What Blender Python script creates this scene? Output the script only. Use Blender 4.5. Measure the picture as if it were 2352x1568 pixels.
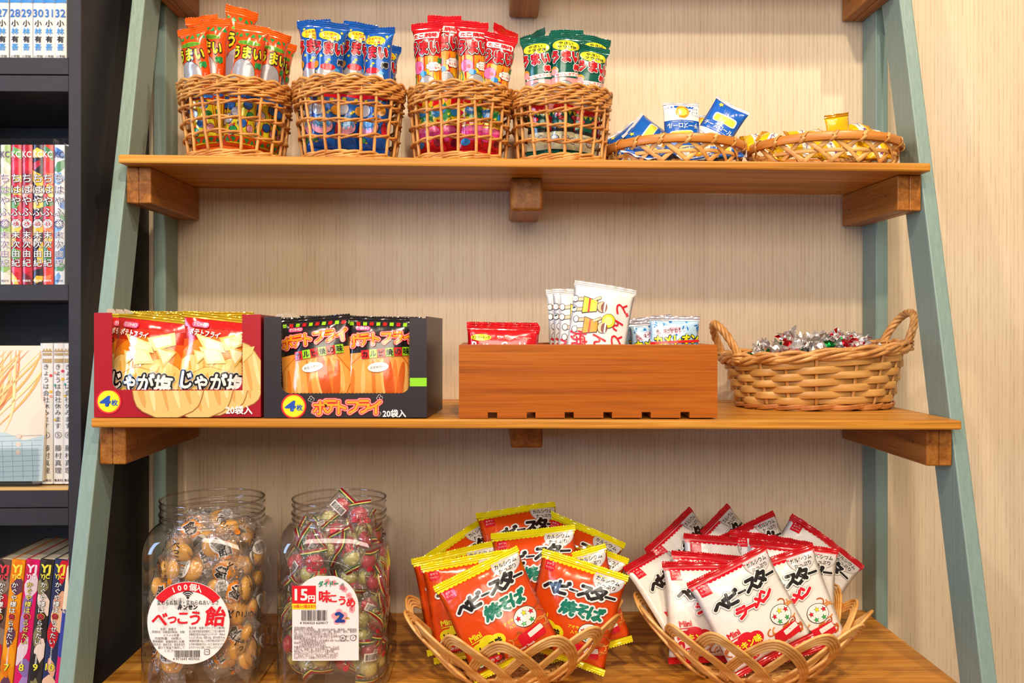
import bpy, bmesh, math, random
from mathutils import Vector, Matrix, noise

PI = math.pi
S = bpy.context.scene
COL = S.collection
for o in list(bpy.data.objects):
    bpy.data.objects.remove(o)

# ------------------------------------------------------------------ camera
F_PX, CX, CY = 2071.0, 1176.0, 745.1
CAM = Vector((-0.0419, -1.3288, 0.0))
YAW = 0.0197
cd = bpy.data.cameras.new('camera')
cd.sensor_width = 36.0
cd.lens = F_PX / 2352.0 * 36.0
cd.shift_y = -(784.0 - CY) / 2352.0
cd.clip_start = 0.02
cam = bpy.data.objects.new('camera', cd)
cam.location = CAM
cam.rotation_euler = (PI / 2, 0, -YAW)
COL.objects.link(cam)
S.camera = cam

# ------------------------------------------------------------------ world and lights
S.view_settings.view_transform = 'Standard'
S.view_settings.look = 'None'
S.view_settings.gamma = 1.0
S.view_settings.use_curve_mapping = False
S.view_settings.exposure = -0.07
S.cycles.transparent_max_bounces = 48
S.cycles.max_bounces = 10

wd = bpy.data.worlds.new('room_light')
S.world = wd
wd.use_nodes = True
bg = wd.node_tree.nodes['Background']
bg.inputs[0].default_value = (1.0, 0.83, 0.66, 1)
bg.inputs[1].default_value = 0.25


def aim(o, target):
    d = Vector(target) - o.location
    o.rotation_euler = d.to_track_quat('-Z', 'Y').to_euler()


def spot(name, loc, target, power, color, size, angle, blend=0.5):
    l = bpy.data.lights.new(name, 'SPOT')
    l.energy = power
    l.color = color
    l.shadow_soft_size = size
    l.spot_size = math.radians(angle)
    l.spot_blend = blend
    o = bpy.data.objects.new(name, l)
    o.location = loc
    COL.objects.link(o)
    aim(o, target)
    return o


def area(name, loc, target, power, color, sx, sy):
    l = bpy.data.lights.new(name, 'AREA')
    l.shape = 'RECTANGLE'
    l.size = sx
    l.size_y = sy
    l.energy = power
    l.color = color
    o = bpy.data.objects.new(name, l)
    o.location = loc
    COL.objects.link(o)
    aim(o, target)
    return o


WARM = (1.0, 0.84, 0.64)
spot('ceiling_spot', (-0.75, -1.25, 1.45), (0.0, -0.1, -0.15), 52, WARM, 0.035, 75)
spot('ceiling_spot', (0.75, -1.15, 1.45), (0.25, -0.1, -0.1), 58, WARM, 0.035, 75)
spot('ceiling_spot', (0.15, -1.75, 1.35), (0.0, -0.1, -0.3), 76, WARM, 0.05, 70)
area('front_fill', (-0.2, -2.7, 0.75), (0.0, 0.0, -0.2), 37, (1.0, 0.86, 0.70), 1.8, 0.8)  # unseen soft fill added in front to brighten the lower bays
area('daylight_window', (-2.4, -1.6, 0.35), (0.2, -0.1, 0.0), 34, (0.42, 0.64, 1.0), 0.7, 1.3)


# ------------------------------------------------------------------ helpers: photo pixel to point
def ray(px, py):
    xr = (px - CX) / F_PX
    zr = (CY - py) / F_PX
    c, s = math.cos(YAW), math.sin(YAW)
    return Vector((c * xr + s, -s * xr + c, zr))


def at(px, py, Y):
    d = ray(px, py)
    return CAM + d * ((Y - CAM.y) / d.y)


def lin(h):
    h = h.lstrip('#')
    out = []
    for i in (0, 2, 4):
        v = int(h[i:i + 2], 16) / 255.0
        out.append(v / 12.92 if v <= 0.04045 else ((v + 0.055) / 1.055) ** 2.4)
    return (out[0], out[1], out[2], 1.0)


# ------------------------------------------------------------------ materials
_mats = {}


def _new(name):
    m = bpy.data.materials.new(name)
    m.use_nodes = True
    nt = m.node_tree
    return m, nt, nt.nodes['Principled BSDF']


def nd(nt, kind, **kw):
    n = nt.nodes.new(kind)
    for k, v in kw.items():
        setattr(n, k, v)
    return n


def coords(nt, scale, rot=(0, 0, 0), src='Object'):
    tc = nd(nt, 'ShaderNodeTexCoord')
    mp = nd(nt, 'ShaderNodeMapping')
    mp.inputs['Scale'].default_value = scale
    mp.inputs['Rotation'].default_value = rot
    nt.links.new(tc.outputs[src], mp.inputs[0])
    return mp.outputs[0]


def ramp(nt, fac, stops):
    r = nd(nt, 'ShaderNodeValToRGB')
    el = r.color_ramp.elements
    el[0].position, el[0].color = stops[0][0], stops[0][1]
    el[1].position, el[1].color = stops[-1][0], stops[-1][1]
    for p, c in stops[1:-1]:
        e = el.new(p)
        e.color = c
    nt.links.new(fac, r.inputs[0])
    return r.outputs[0]


def bump(nt, b, height, strength, dist):
    n = nd(nt, 'ShaderNodeBump')
    n.inputs['Strength'].default_value = strength
    n.inputs['Distance'].default_value = dist
    nt.links.new(height, n.inputs['Height'])
    nt.links.new(n.outputs[0], b.inputs['Normal'])
    return n


def film(hexc, rough=0.24, metal=0.0, coat=0.45, wr=0.35):
    """printed plastic film: plain ink colour, glossy, a little crumpled"""
    key = ('film', hexc, rough, metal, coat, wr)
    if key in _mats:
        return _mats[key]
    m, nt, b = _new('film_' + hexc)
    b.inputs['Base Color'].default_value = lin(hexc)
    b.inputs['Roughness'].default_value = rough
    b.inputs['Metallic'].default_value = metal
    b.inputs['Coat Weight'].default_value = coat
    b.inputs['Coat Roughness'].default_value = 0.08
    if wr:
        t = nd(nt, 'ShaderNodeTexNoise')
        t.inputs['Scale'].default_value = 42
        t.inputs['Detail'].default_value = 2
        t.inputs['Distortion'].default_value = 0.8
        nt.links.new(coords(nt, (1, 1, 0.7)), t.inputs['Vector'])
        bump(nt, b, t.outputs['Fac'], wr, 0.006)
    _mats[key] = m
    return m


def ink(hexc, rough=0.45):
    """print on paper or card"""
    key = ('ink', hexc, rough)
    if key in _mats:
        return _mats[key]
    m, nt, b = _new('ink_' + hexc)
    b.inputs['Base Color'].default_value = lin(hexc)
    b.inputs['Roughness'].default_value = rough
    _mats[key] = m
    return m


def foil(hexc, rough=0.2):
    key = ('foil', hexc, rough)
    if key in _mats:
        return _mats[key]
    m, nt, b = _new('foil_' + hexc)
    b.inputs['Base Color'].default_value = lin(hexc)
    b.inputs['Roughness'].default_value = rough
    b.inputs['Metallic'].default_value = 0.9
    t = nd(nt, 'ShaderNodeTexNoise')
    t.inputs['Scale'].default_value = 160
    nt.links.new(coords(nt, (1, 1, 1)), t.inputs['Vector'])
    bump(nt, b, t.outputs['Fac'], 0.6, 0.003)
    _mats[key] = m
    return m


def wood(name, dark, mid, light, axis='x', fine=1.0, rough=0.42, coat=0.12):
    key = ('wood', name)
    if key in _mats:
        return _mats[key]
    m, nt, b = _new(name)
    sc = {'x': (1.6, 60, 60), 'y': (60, 1.6, 60), 'z': (60, 60, 1.6)}[axis]
    v = coords(nt, tuple(s * fine for s in sc))
    t = nd(nt, 'ShaderNodeTexNoise')
    t.inputs['Scale'].default_value = 1.0
    t.inputs['Detail'].default_value = 5
    t.inputs['Roughness'].default_value = 0.62
    t.inputs['Distortion'].default_value = 0.5
    nt.links.new(v, t.inputs['Vector'])
    c1 = ramp(nt, t.outputs['Fac'], [(0.30, lin(dark)), (0.5, lin(mid)), (0.72, lin(light))])
    sc2 = {'x': (8, 420, 420), 'y': (420, 8, 420), 'z': (420, 420, 8)}[axis]
    v2 = coords(nt, sc2)
    t2 = nd(nt, 'ShaderNodeTexNoise')
    t2.inputs['Scale'].default_value = 1.0
    t2.inputs['Detail'].default_value = 2
    nt.links.new(v2, t2.inputs['Vector'])
    mx = nd(nt, 'ShaderNodeMix', data_type='RGBA', blend_type='MULTIPLY')
    mx.inputs[0].default_value = 0.55
    nt.links.new(c1, mx.inputs[6])
    g = ramp(nt, t2.outputs['Fac'], [(0.32, (0.55, 0.5, 0.45, 1)), (0.55, (1, 1, 1, 1))])
    nt.links.new(g, mx.inputs[7])
    nt.links.new(mx.outputs[2], b.inputs['Base Color'])
    b.inputs['Roughness'].default_value = rough
    b.inputs['Specular IOR Level'].default_value = 0.28
    b.inputs['Coat Weight'].default_value = coat * 0.4
    b.inputs['Coat Roughness'].default_value = 0.3
    bump(nt, b, t2.outputs['Fac'], 0.25, 0.0008)
    _mats[key] = m
    return m


def cane(name, dark, light, rough=0.5, scale=(40, 40, 40)):
    key = ('cane', name)
    if key in _mats:
        return _mats[key]
    m, nt, b = _new(name)
    t = nd(nt, 'ShaderNodeTexNoise')
    t.inputs['Scale'].default_value = 1.0
    t.inputs['Detail'].default_value = 4
    nt.links.new(coords(nt, scale), t.inputs['Vector'])
    c = ramp(nt, t.outputs['Fac'], [(0.33, lin(dark)), (0.66, lin(light))])
    nt.links.new(c, b.inputs['Base Color'])
    b.inputs['Roughness'].default_value = rough
    b.inputs['Coat Weight'].default_value = 0.15
    b.inputs['Coat Roughness'].default_value = 0.25
    t2 = nd(nt, 'ShaderNodeTexNoise')
    t2.inputs['Scale'].default_value = 300
    nt.links.new(coords(nt, (1, 1, 1)), t2.inputs['Vector'])
    bump(nt, b, t2.outputs['Fac'], 0.3, 0.0006)
    _mats[key] = m
    return m


def paint(name, hexc, rough=0.5, grain=0.2, scale=(220, 220, 14), spread=0.06):
    key = ('paint', name)
    if key in _mats:
        return _mats[key]
    m, nt, b = _new(name)
    t = nd(nt, 'ShaderNodeTexNoise')
    t.inputs['Scale'].default_value = 1.0
    t.inputs['Detail'].default_value = 3
    nt.links.new(coords(nt, scale), t.inputs['Vector'])
    l = lin(hexc)
    a = tuple(x * (1 - spread) for x in l[:3]) + (1,)
    z = tuple(min(1, x * (1 + spread)) for x in l[:3]) + (1,)
    nt.links.new(ramp(nt, t.outputs['Fac'], [(0.3, a), (0.7, z)]), b.inputs['Base Color'])
    b.inputs['Roughness'].default_value = rough
    bump(nt, b, t.outputs['Fac'], grain, 0.0012)
    _mats[key] = m
    return m


def clear(name, tint=(1, 1, 1), gloss=1.0, rough=0.03, haze=0.0, crumple=0.0):
    """thin clear plastic: see-through with fresnel reflections"""
    key = ('clear', name)
    if key in _mats:
        return _mats[key]
    m = bpy.data.materials.new(name)
    m.use_nodes = True
    nt = m.node_tree
    nt.nodes.clear()
    out = nd(nt, 'ShaderNodeOutputMaterial')
    tr = nd(nt, 'ShaderNodeBsdfTransparent')
    tr.inputs[0].default_value = (*tint, 1)
    gl = nd(nt, 'ShaderNodeBsdfGlossy')
    gl.inputs['Roughness'].default_value = rough
    lw = nd(nt, 'ShaderNodeLayerWeight')
    lw.inputs[0].default_value = 0.5
    pw = nd(nt, 'ShaderNodeMath', operation='POWER')
    pw.inputs[1].default_value = 4.0
    nt.links.new(lw.outputs['Facing'], pw.inputs[0])
    fr = nd(nt, 'ShaderNodeMath', operation='MULTIPLY_ADD')
    fr.inputs[1].default_value = 0.9
    fr.inputs[2].default_value = 0.055
    nt.links.new(pw.outputs[0], fr.inputs[0])
    mul = nd(nt, 'ShaderNodeMath', operation='MULTIPLY', use_clamp=True)
    mul.inputs[1].default_value = gloss
    nt.links.new(fr.outputs[0], mul.inputs[0])
    m1 = nd(nt, 'ShaderNodeMixShader')
    nt.links.new(mul.outputs[0], m1.inputs[0])
    src = tr.outputs[0]
    if haze > 0:
        df = nd(nt, 'ShaderNodeBsdfDiffuse')
        df.inputs[0].default_value = (0.9, 0.88, 0.85, 1)
        m2 = nd(nt, 'ShaderNodeMixShader')
        m2.inputs[0].default_value = haze
        nt.links.new(tr.outputs[0], m2.inputs[1])
        nt.links.new(df.outputs[0], m2.inputs[2])
        src = m2.outputs[0]
    nt.links.new(src, m1.inputs[1])
    nt.links.new(gl.outputs[0], m1.inputs[2])
    if crumple:
        t = nd(nt, 'ShaderNodeTexNoise')
        t.inputs['Scale'].default_value = 150
        t.inputs['Detail'].default_value = 1
        nt.links.new(coords(nt, (1, 1, 1)), t.inputs['Vector'])
        bn = nd(nt, 'ShaderNodeBump')
        bn.inputs['Strength'].default_value = crumple
        bn.inputs['Distance'].default_value = 0.004
        nt.links.new(t.outputs['Fac'], bn.inputs['Height'])
        nt.links.new(bn.outputs[0], gl.inputs['Normal'])
        nt.links.new(bn.outputs[0], lw.inputs['Normal'])
    nt.links.new(m1.outputs[0], out.inputs[0])
    _mats[key] = m
    return m


# ------------------------------------------------------------------ helpers: objects
def link(name, me, parent=None):
    o = bpy.data.objects.new(name, me)
    COL.objects.link(o)
    if parent is not None:
        o.parent = parent
    return o


def ob(name, bm, mats, parent=None, smooth=True, loc=None):
    me = bpy.data.meshes.new(name)
    bm.normal_update()
    bm.to_mesh(me)
    bm.free()
    if not isinstance(mats, (list, tuple)):
        mats = [mats]
    for m in mats:
        me.materials.append(m)
    if smooth:
        me.polygons.foreach_set('use_smooth', [True] * len(me.polygons))
    o = link(name, me, parent)
    if loc is not None:
        o.location = loc
    return o


def tag(o, label=None, cat=None, group=None, kind=None):
    if label:
        o['label'] = label
    if cat:
        o['category'] = cat
    if group:
        o['group'] = group
    if kind:
        o['kind'] = kind
    return o


def thing(name, label, cat, loc=(0, 0, 0), rotz=0.0, group=None):
    o = link(name, None)
    o.location = loc
    o.rotation_euler = (0, 0, rotz)
    o.empty_display_size = 0.02
    return tag(o, label, cat, group)


def copy_tree(o, parent=None):
    c = o.copy()
    COL.objects.link(c)
    if parent is not None:
        c.parent = parent
    for ch in KIDS.get(o.name, []):
        copy_tree(ch, c)
    return c


KIDS = {}


def note_kids(root):
    """remember a finished thing's parts (and theirs) so it can be copied quickly"""
    ch = list(root.children)
    KIDS[root.name] = ch
    for c in ch:
        note_kids(c)


class Kind:
    """one thing built once; every further spawn is a full copy of it and its parts"""

    def __init__(self, protos):
        self.protos = protos
        self.used = [False] * len(protos)
        for p in protos:
            note_kids(p)

    def spawn(self, mat, label, which=0, group=None, cat=None):
        p = self.protos[which % len(self.protos)]
        i = which % len(self.protos)
        if not self.used[i]:
            self.used[i] = True
            o = p
        else:
            o = copy_tree(p)
        o.matrix_world = mat
        tag(o, label, cat, group)
        return o

    def done(self):
        for i, p in enumerate(self.protos):
            if not self.used[i]:
                for c in p.children_recursive:
                    bpy.data.objects.remove(c)
                bpy.data.objects.remove(p)


# ------------------------------------------------------------------ helpers: shapes
def add_box(bm, x0, x1, y0, y1, z0, z1, mi=0, bev=0.0, seg=2):
    t = bmesh.new()
    vs = [t.verts.new((x, y, z)) for z in (z0, z1) for y in (y0, y1) for x in (x0, x1)]
    for q in ((0, 2, 3, 1), (4, 5, 7, 6), (0, 1, 5, 4), (2, 6, 7, 3), (0, 4, 6, 2), (1, 3, 7, 5)):
        f = t.faces.new([vs[i] for i in q])
        f.material_index = mi
    if bev:
        bmesh.ops.bevel(t, geom=list(t.edges), offset=bev, segments=seg, affect='EDGES', profile=0.5)
    merge(bm, t)


def merge(bm, t):
    mp = {}
    for v in t.verts:
        mp[v] = bm.verts.new(v.co)
    for f in t.faces:
        try:
            g = bm.faces.new([mp[v] for v in f.verts])
            g.material_index = f.material_index
            g.smooth = f.smooth
        except ValueError:
            pass
    t.free()


def add_prism(bm, pts, y0, y1, mi=0):
    """outline in x,z pushed from y0 to y1"""
    a = [bm.verts.new((x, y0, z)) for x, z in pts]
    b = [bm.verts.new((x, y1, z)) for x, z in pts]
    n = len(pts)
    fs = [bm.faces.new(a), bm.faces.new(b[::-1])]
    for i in range(n):
        fs.append(bm.faces.new((a[i], b[i], b[(i + 1) % n], a[(i + 1) % n])))
    for f in fs:
        f.material_index = mi
    return fs


def frames(pts, closed):
    n = len(pts)
    tan = []
    for i in range(n):
        if closed:
            d = pts[(i + 1) % n] - pts[i - 1]
        else:
            d = pts[min(i + 1, n - 1)] - pts[max(i - 1, 0)]
        tan.append(d.normalized() if d.length > 1e-12 else Vector((0, 0, 1)))
    up = Vector((0, 0, 1)) if abs(tan[0].z) < 0.9 else Vector((1, 0, 0))
    nrm = (up - tan[0] * up.dot(tan[0])).normalized()
    out = []
    for i in range(n):
        nrm = (nrm - tan[i] * nrm.dot(tan[i]))
        nrm = nrm.normalized() if nrm.length > 1e-9 else Vector((1, 0, 0))
        out.append((tan[i], nrm, tan[i].cross(nrm)))
    return out


def add_tube(bm, pts, r, n=6, closed=False, mi=0, cap=True):
    pts = [Vector(p) for p in pts]
    fr = frames(pts, closed)
    rings = []
    for i, (p, (t, a, b)) in enumerate(zip(pts, fr)):
        rr = r[i] if isinstance(r, (list, tuple)) else r
        rings.append([bm.verts.new(p + a * (rr * math.cos(2 * PI * k / n)) + b * (rr * math.sin(2 * PI * k / n))) for k in range(n)])
    m = len(rings)
    for i in range(m if closed else m - 1):
        A, B = rings[i], rings[(i + 1) % m]
        for k in range(n):
            f = bm.faces.new((A[k], A[(k + 1) % n], B[(k + 1) % n], B[k]))
            f.material_index = mi
    if cap and not closed:
        for R in (rings[0][::-1], rings[-1]):
            f = bm.faces.new(R)
            f.material_index = mi


def add_strip(bm, pts, nrm, w, t, closed=False, mi=0):
    """flat strip (split cane): width w across, thickness t along the given normals"""
    pts = [Vector(p) for p in pts]
    n = len(pts)
    rings = []
    for i in range(n):
        if closed:
            d = (pts[(i + 1) % n] - pts[i - 1]).normalized()
        else:
            d = (pts[min(i + 1, n - 1)] - pts[max(i - 1, 0)]).normalized()
        N = Vector(nrm[i])
        N = (N - d * N.dot(d)).normalized()
        B = d.cross(N)
        p = pts[i]
        rings.append([bm.verts.new(p + B * (sx * w / 2) + N * (sy * t / 2)) for sx, sy in ((-1, -.55), (-.85, 1), (0, 1.25), (.85, 1), (1, -.55), (0, -1))])
    for i in range(n if closed else n - 1):
        A, B = rings[i], rings[(i + 1) % n]
        k = len(A)
        for j in range(k):
            f = bm.faces.new((A[j], A[(j + 1) % k], B[(j + 1) % k], B[j]))
            f.material_index = mi
    if not closed:
        for R in (rings[0][::-1], rings[-1]):
            f = bm.faces.new(R)
            f.material_index = mi


def add_lathe(bm, prof, n=32, mi=0, center=(0, 0, 0)):
    rings = []
    c = Vector(center)
    for r, z in prof:
        rings.append([bm.verts.new(c + Vector((r * math.cos(2 * PI * k / n), r * math.sin(2 * PI * k / n), z))) for k in range(n)])
    for A, B in zip(rings, rings[1:]):
        for k in range(n):
            f = bm.faces.new((A[k], A[(k + 1) % n], B[(k + 1) % n], B[k]))
            f.material_index = mi
    return rings


def add_ball(bm, c, rx, ry, rz, n=14, m=9, mi=0):
    c = Vector(c)
    rings = []
    for j in range(1, m):
        a = PI * j / m
        rings.append([bm.verts.new(c + Vector((rx * math.sin(a) * math.cos(2 * PI * k / n), ry * math.sin(a) * math.sin(2 * PI * k / n), rz * math.cos(a)))) for k in range(n)])
    top = bm.verts.new(c + Vector((0, 0, rz)))
    bot = bm.verts.new(c - Vector((0, 0, rz)))
    fs = []
    for A, B in zip(rings, rings[1:]):
        for k in range(n):
            fs.append(bm.faces.new((A[k], B[k], B[(k + 1) % n], A[(k + 1) % n])))
    for k in range(n):
        fs.append(bm.faces.new((top, rings[0][k], rings[0][(k + 1) % n])))
        fs.append(bm.faces.new((bot, rings[-1][(k + 1) % n], rings[-1][k])))
    for f in fs:
        f.material_index = mi


# ------------------------------------------------------------------ helpers: flat print, laid on a surface
_glyph = {}


def _outline(body, res):
    c = bpy.data.curves.new('glyphs', 'FONT')
    c.body = body
    c.align_x = 'CENTER'
    c.resolution_u = res
    o = bpy.data.objects.new('glyphs', c)
    me = o.to_mesh()
    vs = [(v.co.x, v.co.y) for v in me.vertices]
    fs = [tuple(p.vertices) for p in me.polygons]
    o.to_mesh_clear()
    bpy.data.objects.remove(o)
    bpy.data.curves.remove(c)
    return vs, fs


def glyphs(body, off=0.0):
    """filled letter shapes; swollen by off (in letter heights) by stacking shifted copies"""
    key = (body, off)
    if key not in _glyph:
        if off <= 0:
            _glyph[key] = _outline(body, 3)
        else:
            vs, fs = _outline(body, 2 if off < .06 else 1)
            n = 5 if off < .04 else (8 if off < .1 else 16)
            V, F = [], []
            for k in range(n):
                a = 2 * PI * (k + .25) / n
                b = len(V)
                V += [(x + off * math.cos(a), y + off * math.sin(a), .02 * k) for x, y in vs]
                F += [tuple(i + b for i in f) for f in fs]
            if off >= .1:
                b = len(V)
                V += [(x, y, .02 * n) for x, y in vs]
                F += [tuple(i + b for i in f) for f in fs]
            _glyph[key] = (V, F)
    return _glyph[key]


class Art:
    """a stack of flat inked shapes in x,z; each gets its own thin layer on the surface"""

    def __init__(self):
        self.items = []     # kind, layer, material, verts, faces

    def add(self, vs, fs, mat, layer, kind='picture'):
        self.items.append((kind, layer, mat, vs, fs))

    def poly(self, pts, mat, layer=0, kind='picture'):
        self.add([tuple(p) for p in pts], [tuple(range(len(pts)))], mat, layer, kind)

    def ell(self, cx, cz, rx, rz, mat, layer=0, rot=0, n=26, kind='picture', wob=0.0, wn=8, half=None):
        pts = []
        for i in range(n):
            a = 2 * PI * i / n
            if half == 'top':
                a = PI * i / (n - 1)
            k = 1 + wob * math.cos(wn * a)
            x, z = rx * k * math.cos(a), rz * k * math.sin(a)
            pts.append((cx + x * math.cos(rot) - z * math.sin(rot), cz + x * math.sin(rot) + z * math.cos(rot)))
        self.poly(pts, mat, layer, kind)

    def rect(self, cx, cz, w, h, mat, layer=0, rot=0, rd=0.0, kind='picture', shear=0.0):
        pts = []
        if rd <= 0:
            base = [(-w / 2, -h / 2), (w / 2, -h / 2), (w / 2, h / 2), (-w / 2, h / 2)]
        else:
            base = []
            for qx, qz, a0 in ((w / 2 - rd, -h / 2 + rd, -PI / 2), (w / 2 - rd, h / 2 - rd, 0), (-w / 2 + rd, h / 2 - rd, PI / 2), (-w / 2 + rd, -h / 2 + rd, PI)):
                for k in range(5):
                    a = a0 + k * PI / 8
                    base.append((qx + rd * math.cos(a), qz + rd * math.sin(a)))
        for x, z in base:
            x += shear * z
            pts.append((cx + x * math.cos(rot) - z * math.sin(rot), cz + x * math.sin(rot) + z * math.cos(rot)))
        self.poly(pts, mat, layer, kind)

    def star(self, cx, cz, r, mat, layer=0, rot=0, k=5, inner=0.45, kind='picture'):
        pts = []
        for i in range(2 * k):
            a = PI / 2 + rot + PI * i / k
            rr = r if i % 2 == 0 else r * inner
            pts.append((cx + rr * math.cos(a), cz + rr * math.sin(a)))
        self.poly(pts, mat, layer, kind)

    def squash(self, z0, kz):
        self.items = [(k, l, m, [(v[0], z0 + (v[1] - z0) * kz) + tuple(v[2:]) for v in vs], fs) for k, l, m, vs, fs in self.items]

    def text(self, body, cx, cz, size, coats, layer=4, w=None, rot=0.0, shear=0.0, kind='lettering'):
        """coats: (material, swell) from the outermost outline to the face"""
        bv, _ = glyphs(body, 0.0)
        if not bv:
            return
        x0, x1 = min(v[0] for v in bv), max(v[0] for v in bv)
        z0, z1 = min(v[1] for v in bv), max(v[1] for v in bv)
        xm, zm = (x0 + x1) / 2, (z0 + z1) / 2
        sx = (w / max(1e-6, x1 - x0)) if w else size
        cr, sr = math.cos(rot), math.sin(rot)
        for i, (mat, off) in enumerate(coats):
            vs, fs = glyphs(body, off)
            out = []
            for v in vs:
                x, z = v[0], v[1]
                a = (x - xm) * sx
                b = (z - zm) * size
                a += shear * b
                out.append((cx + a * cr - b * sr, cz + a * sr + b * cr) + tuple(v[2:]))
            self.add(out, fs, mat, layer + i, kind)

    def column(self, body, cx, z_top, size, step, coats, layer=4, w=None):
        for i, ch in enumerate(body):
            if ch == ' ':
                continue
            self.text(ch, cx, z_top - (i + 0.5) * step, size, coats, layer, w=w)

    def bars(self, cx, cz, w, h, mat, layer=3, seed=1, rot=0.0):
        rnd = random.Random(seed)
        x = -w / 2
        while x < w / 2:
            a = rnd.choice((0.6, 0.6, 1.1, 1.7)) * w / 60
            px, pz = cx + (x + a / 2) * math.cos(rot), cz + (x + a / 2) * math.sin(rot)
            self.rect(px, pz, a, h, mat, layer, rot)
            x += a + rnd.choice((0.6, 0.9, 1.4)) * w / 60

    def lay(self, parent, P, bounds, grid, eps=0.00018, step=0.00015, names=None, cut=True, flip=False):
        """wrap the print onto the surface P(x, z) -> (point, normal) as one mesh per kind"""
        x0, x1, z0, z1 = bounds
        names = names or {'lettering': 'lettering', 'picture': 'printed_picture'}
        made = []
        for kind in sorted(set(i[0] for i in self.items)):
            bm = bmesh.new()
            mats = []
            for k, layer, mat, vs, fs in self.items:
                if k != kind:
                    continue
                if mat not in mats:
                    mats.append(mat)
                mi = mats.index(mat)
                bv = [bm.verts.new((v[0], layer + (v[2] if len(v) > 2 else 0), v[1])) for v in vs]
                for f in fs:
                    try:
                        g = bm.faces.new([bv[i] for i in f])
                        g.material_index = mi
                    except ValueError:
                        pass
            bm.normal_update()
            for co, no in (((x0, 0, 0), (-1, 0, 0)), ((x1, 0, 0), (1, 0, 0)), ((0, 0, z0), (0, 0, -1)), ((0, 0, z1), (0, 0, 1))):
                bmesh.ops.bisect_plane(bm, geom=bm.verts[:] + bm.edges[:] + bm.faces[:], plane_co=co, plane_no=no, clear_outer=True, dist=1e-7)
            if cut:
                bmesh.ops.triangulate(bm, faces=[f for f in bm.faces if len(f.verts) > 4])
                nx, nz = grid
                for i in range(1, nx):
                    bmesh.ops.bisect_plane(bm, geom=bm.verts[:] + bm.edges[:] + bm.faces[:], plane_co=(x0 + (x1 - x0) * i / nx, 0, 0), plane_no=(1, 0, 0), dist=1e-7)
                for i in range(1, nz):
                    bmesh.ops.bisect_plane(bm, geom=bm.verts[:] + bm.edges[:] + bm.faces[:], plane_co=(0, 0, z0 + (z1 - z0) * i / nz), plane_no=(0, 0, 1), dist=1e-7)
            if not bm.faces:
                bm.free()
                continue
            for v in bm.verts:
                p, n = P(v.co.x, v.co.z)
                v.co = p + n * (eps + step * v.co.y)
            bm.normal_update()
            # every face looks outwards
            ref = [f for f in bm.faces if f.calc_area() > 1e-12]
            rev = [f for f in ref if f.normal.dot(P.out) < 0]
            if rev:
                bmesh.ops.reverse_faces(bm, faces=rev)
            made.append(ob(names.get(kind, kind), bm, mats, parent))
        return made


class Flat:
    """a flat upright sheet facing -y at depth y"""

    def __init__(self, y=0.0):
        self.y = y
        self.out = Vector((0, -1, 0))

    def __call__(self, x, z):
        return Vector((x, self.y, z)), self.out


# ------------------------------------------------------------------ packets
class Pack:
    """a filled film bag: x across, z up from its lower seal, front looks to -y"""

    def __init__(self, w, h, T, narrow=0.06, tube=0.0, vt=0.3, q=0.75, wave=0.002, seed=0, wr=0.0012, twist=0.0):
        self.w, self.h, self.T, self.narrow, self.tube, self.vt, self.q = w, h, T, narrow, tube, vt, q
        self.wave, self.seed, self.wr, self.twist = wave, seed, wr, twist
        self.out = Vector((0, -1, 0))
        self.cuts = (max(8, min(22, int(w / .0045))), max(8, min(24, int(h / .0050))))
        r = random.Random(seed)
        self.p1, self.p2 = r.uniform(0, 6), r.uniform(0, 6)

    def point(self, x, z, side=-1):
        u = max(-1.0, min(1.0, x / (self.w / 2)))
        v = z / self.h
        vt = self.vt
        vv = max(0.0, min(1.0, v))
        s = math.sqrt(max(0, 1 - max(0, 1 - vv / vt) ** 2)) * math.sqrt(max(0, 1 - max(0, 1 - (1 - vv) / vt) ** 2))
        b = self.T / 2 * s
        a = self.w / 2 * (1 - self.narrow * s)
        k = self.tube * s
        xx = a * ((1 - k) * u + k * math.sin(u * PI / 2))
        yy = side * b * max(0.0, math.cos(u * PI / 2)) ** self.q
        e = math.exp(-min(vv, 1 - vv) * 9)
        n = noise.noise(Vector((u * 5.5 + self.seed * 3.1, v * 2.2, side * 2.0)))
        yy += side * self.wr * n * s * (0.4 + 1.6 * e)
        yy += self.wave * (math.sin(u * 2.2 + self.p1) * vv ** 3 + math.sin(u * 2.4 + self.p2) * (1 - vv) ** 3)
        return Vector((xx, yy, z))

    def __call__(self, x, z):
        p = self.point(x, z)
        d = self.w * 0.01
        n = (self.point(x + d, z) - self.point(x - d, z)).cross(self.point(x, z + d) - self.point(x, z - d))
        n = n.normalized() if n.length > 1e-12 else Vector((0, -1, 0))
        if n.y > 0:
            n = -n
        return p, n


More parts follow.
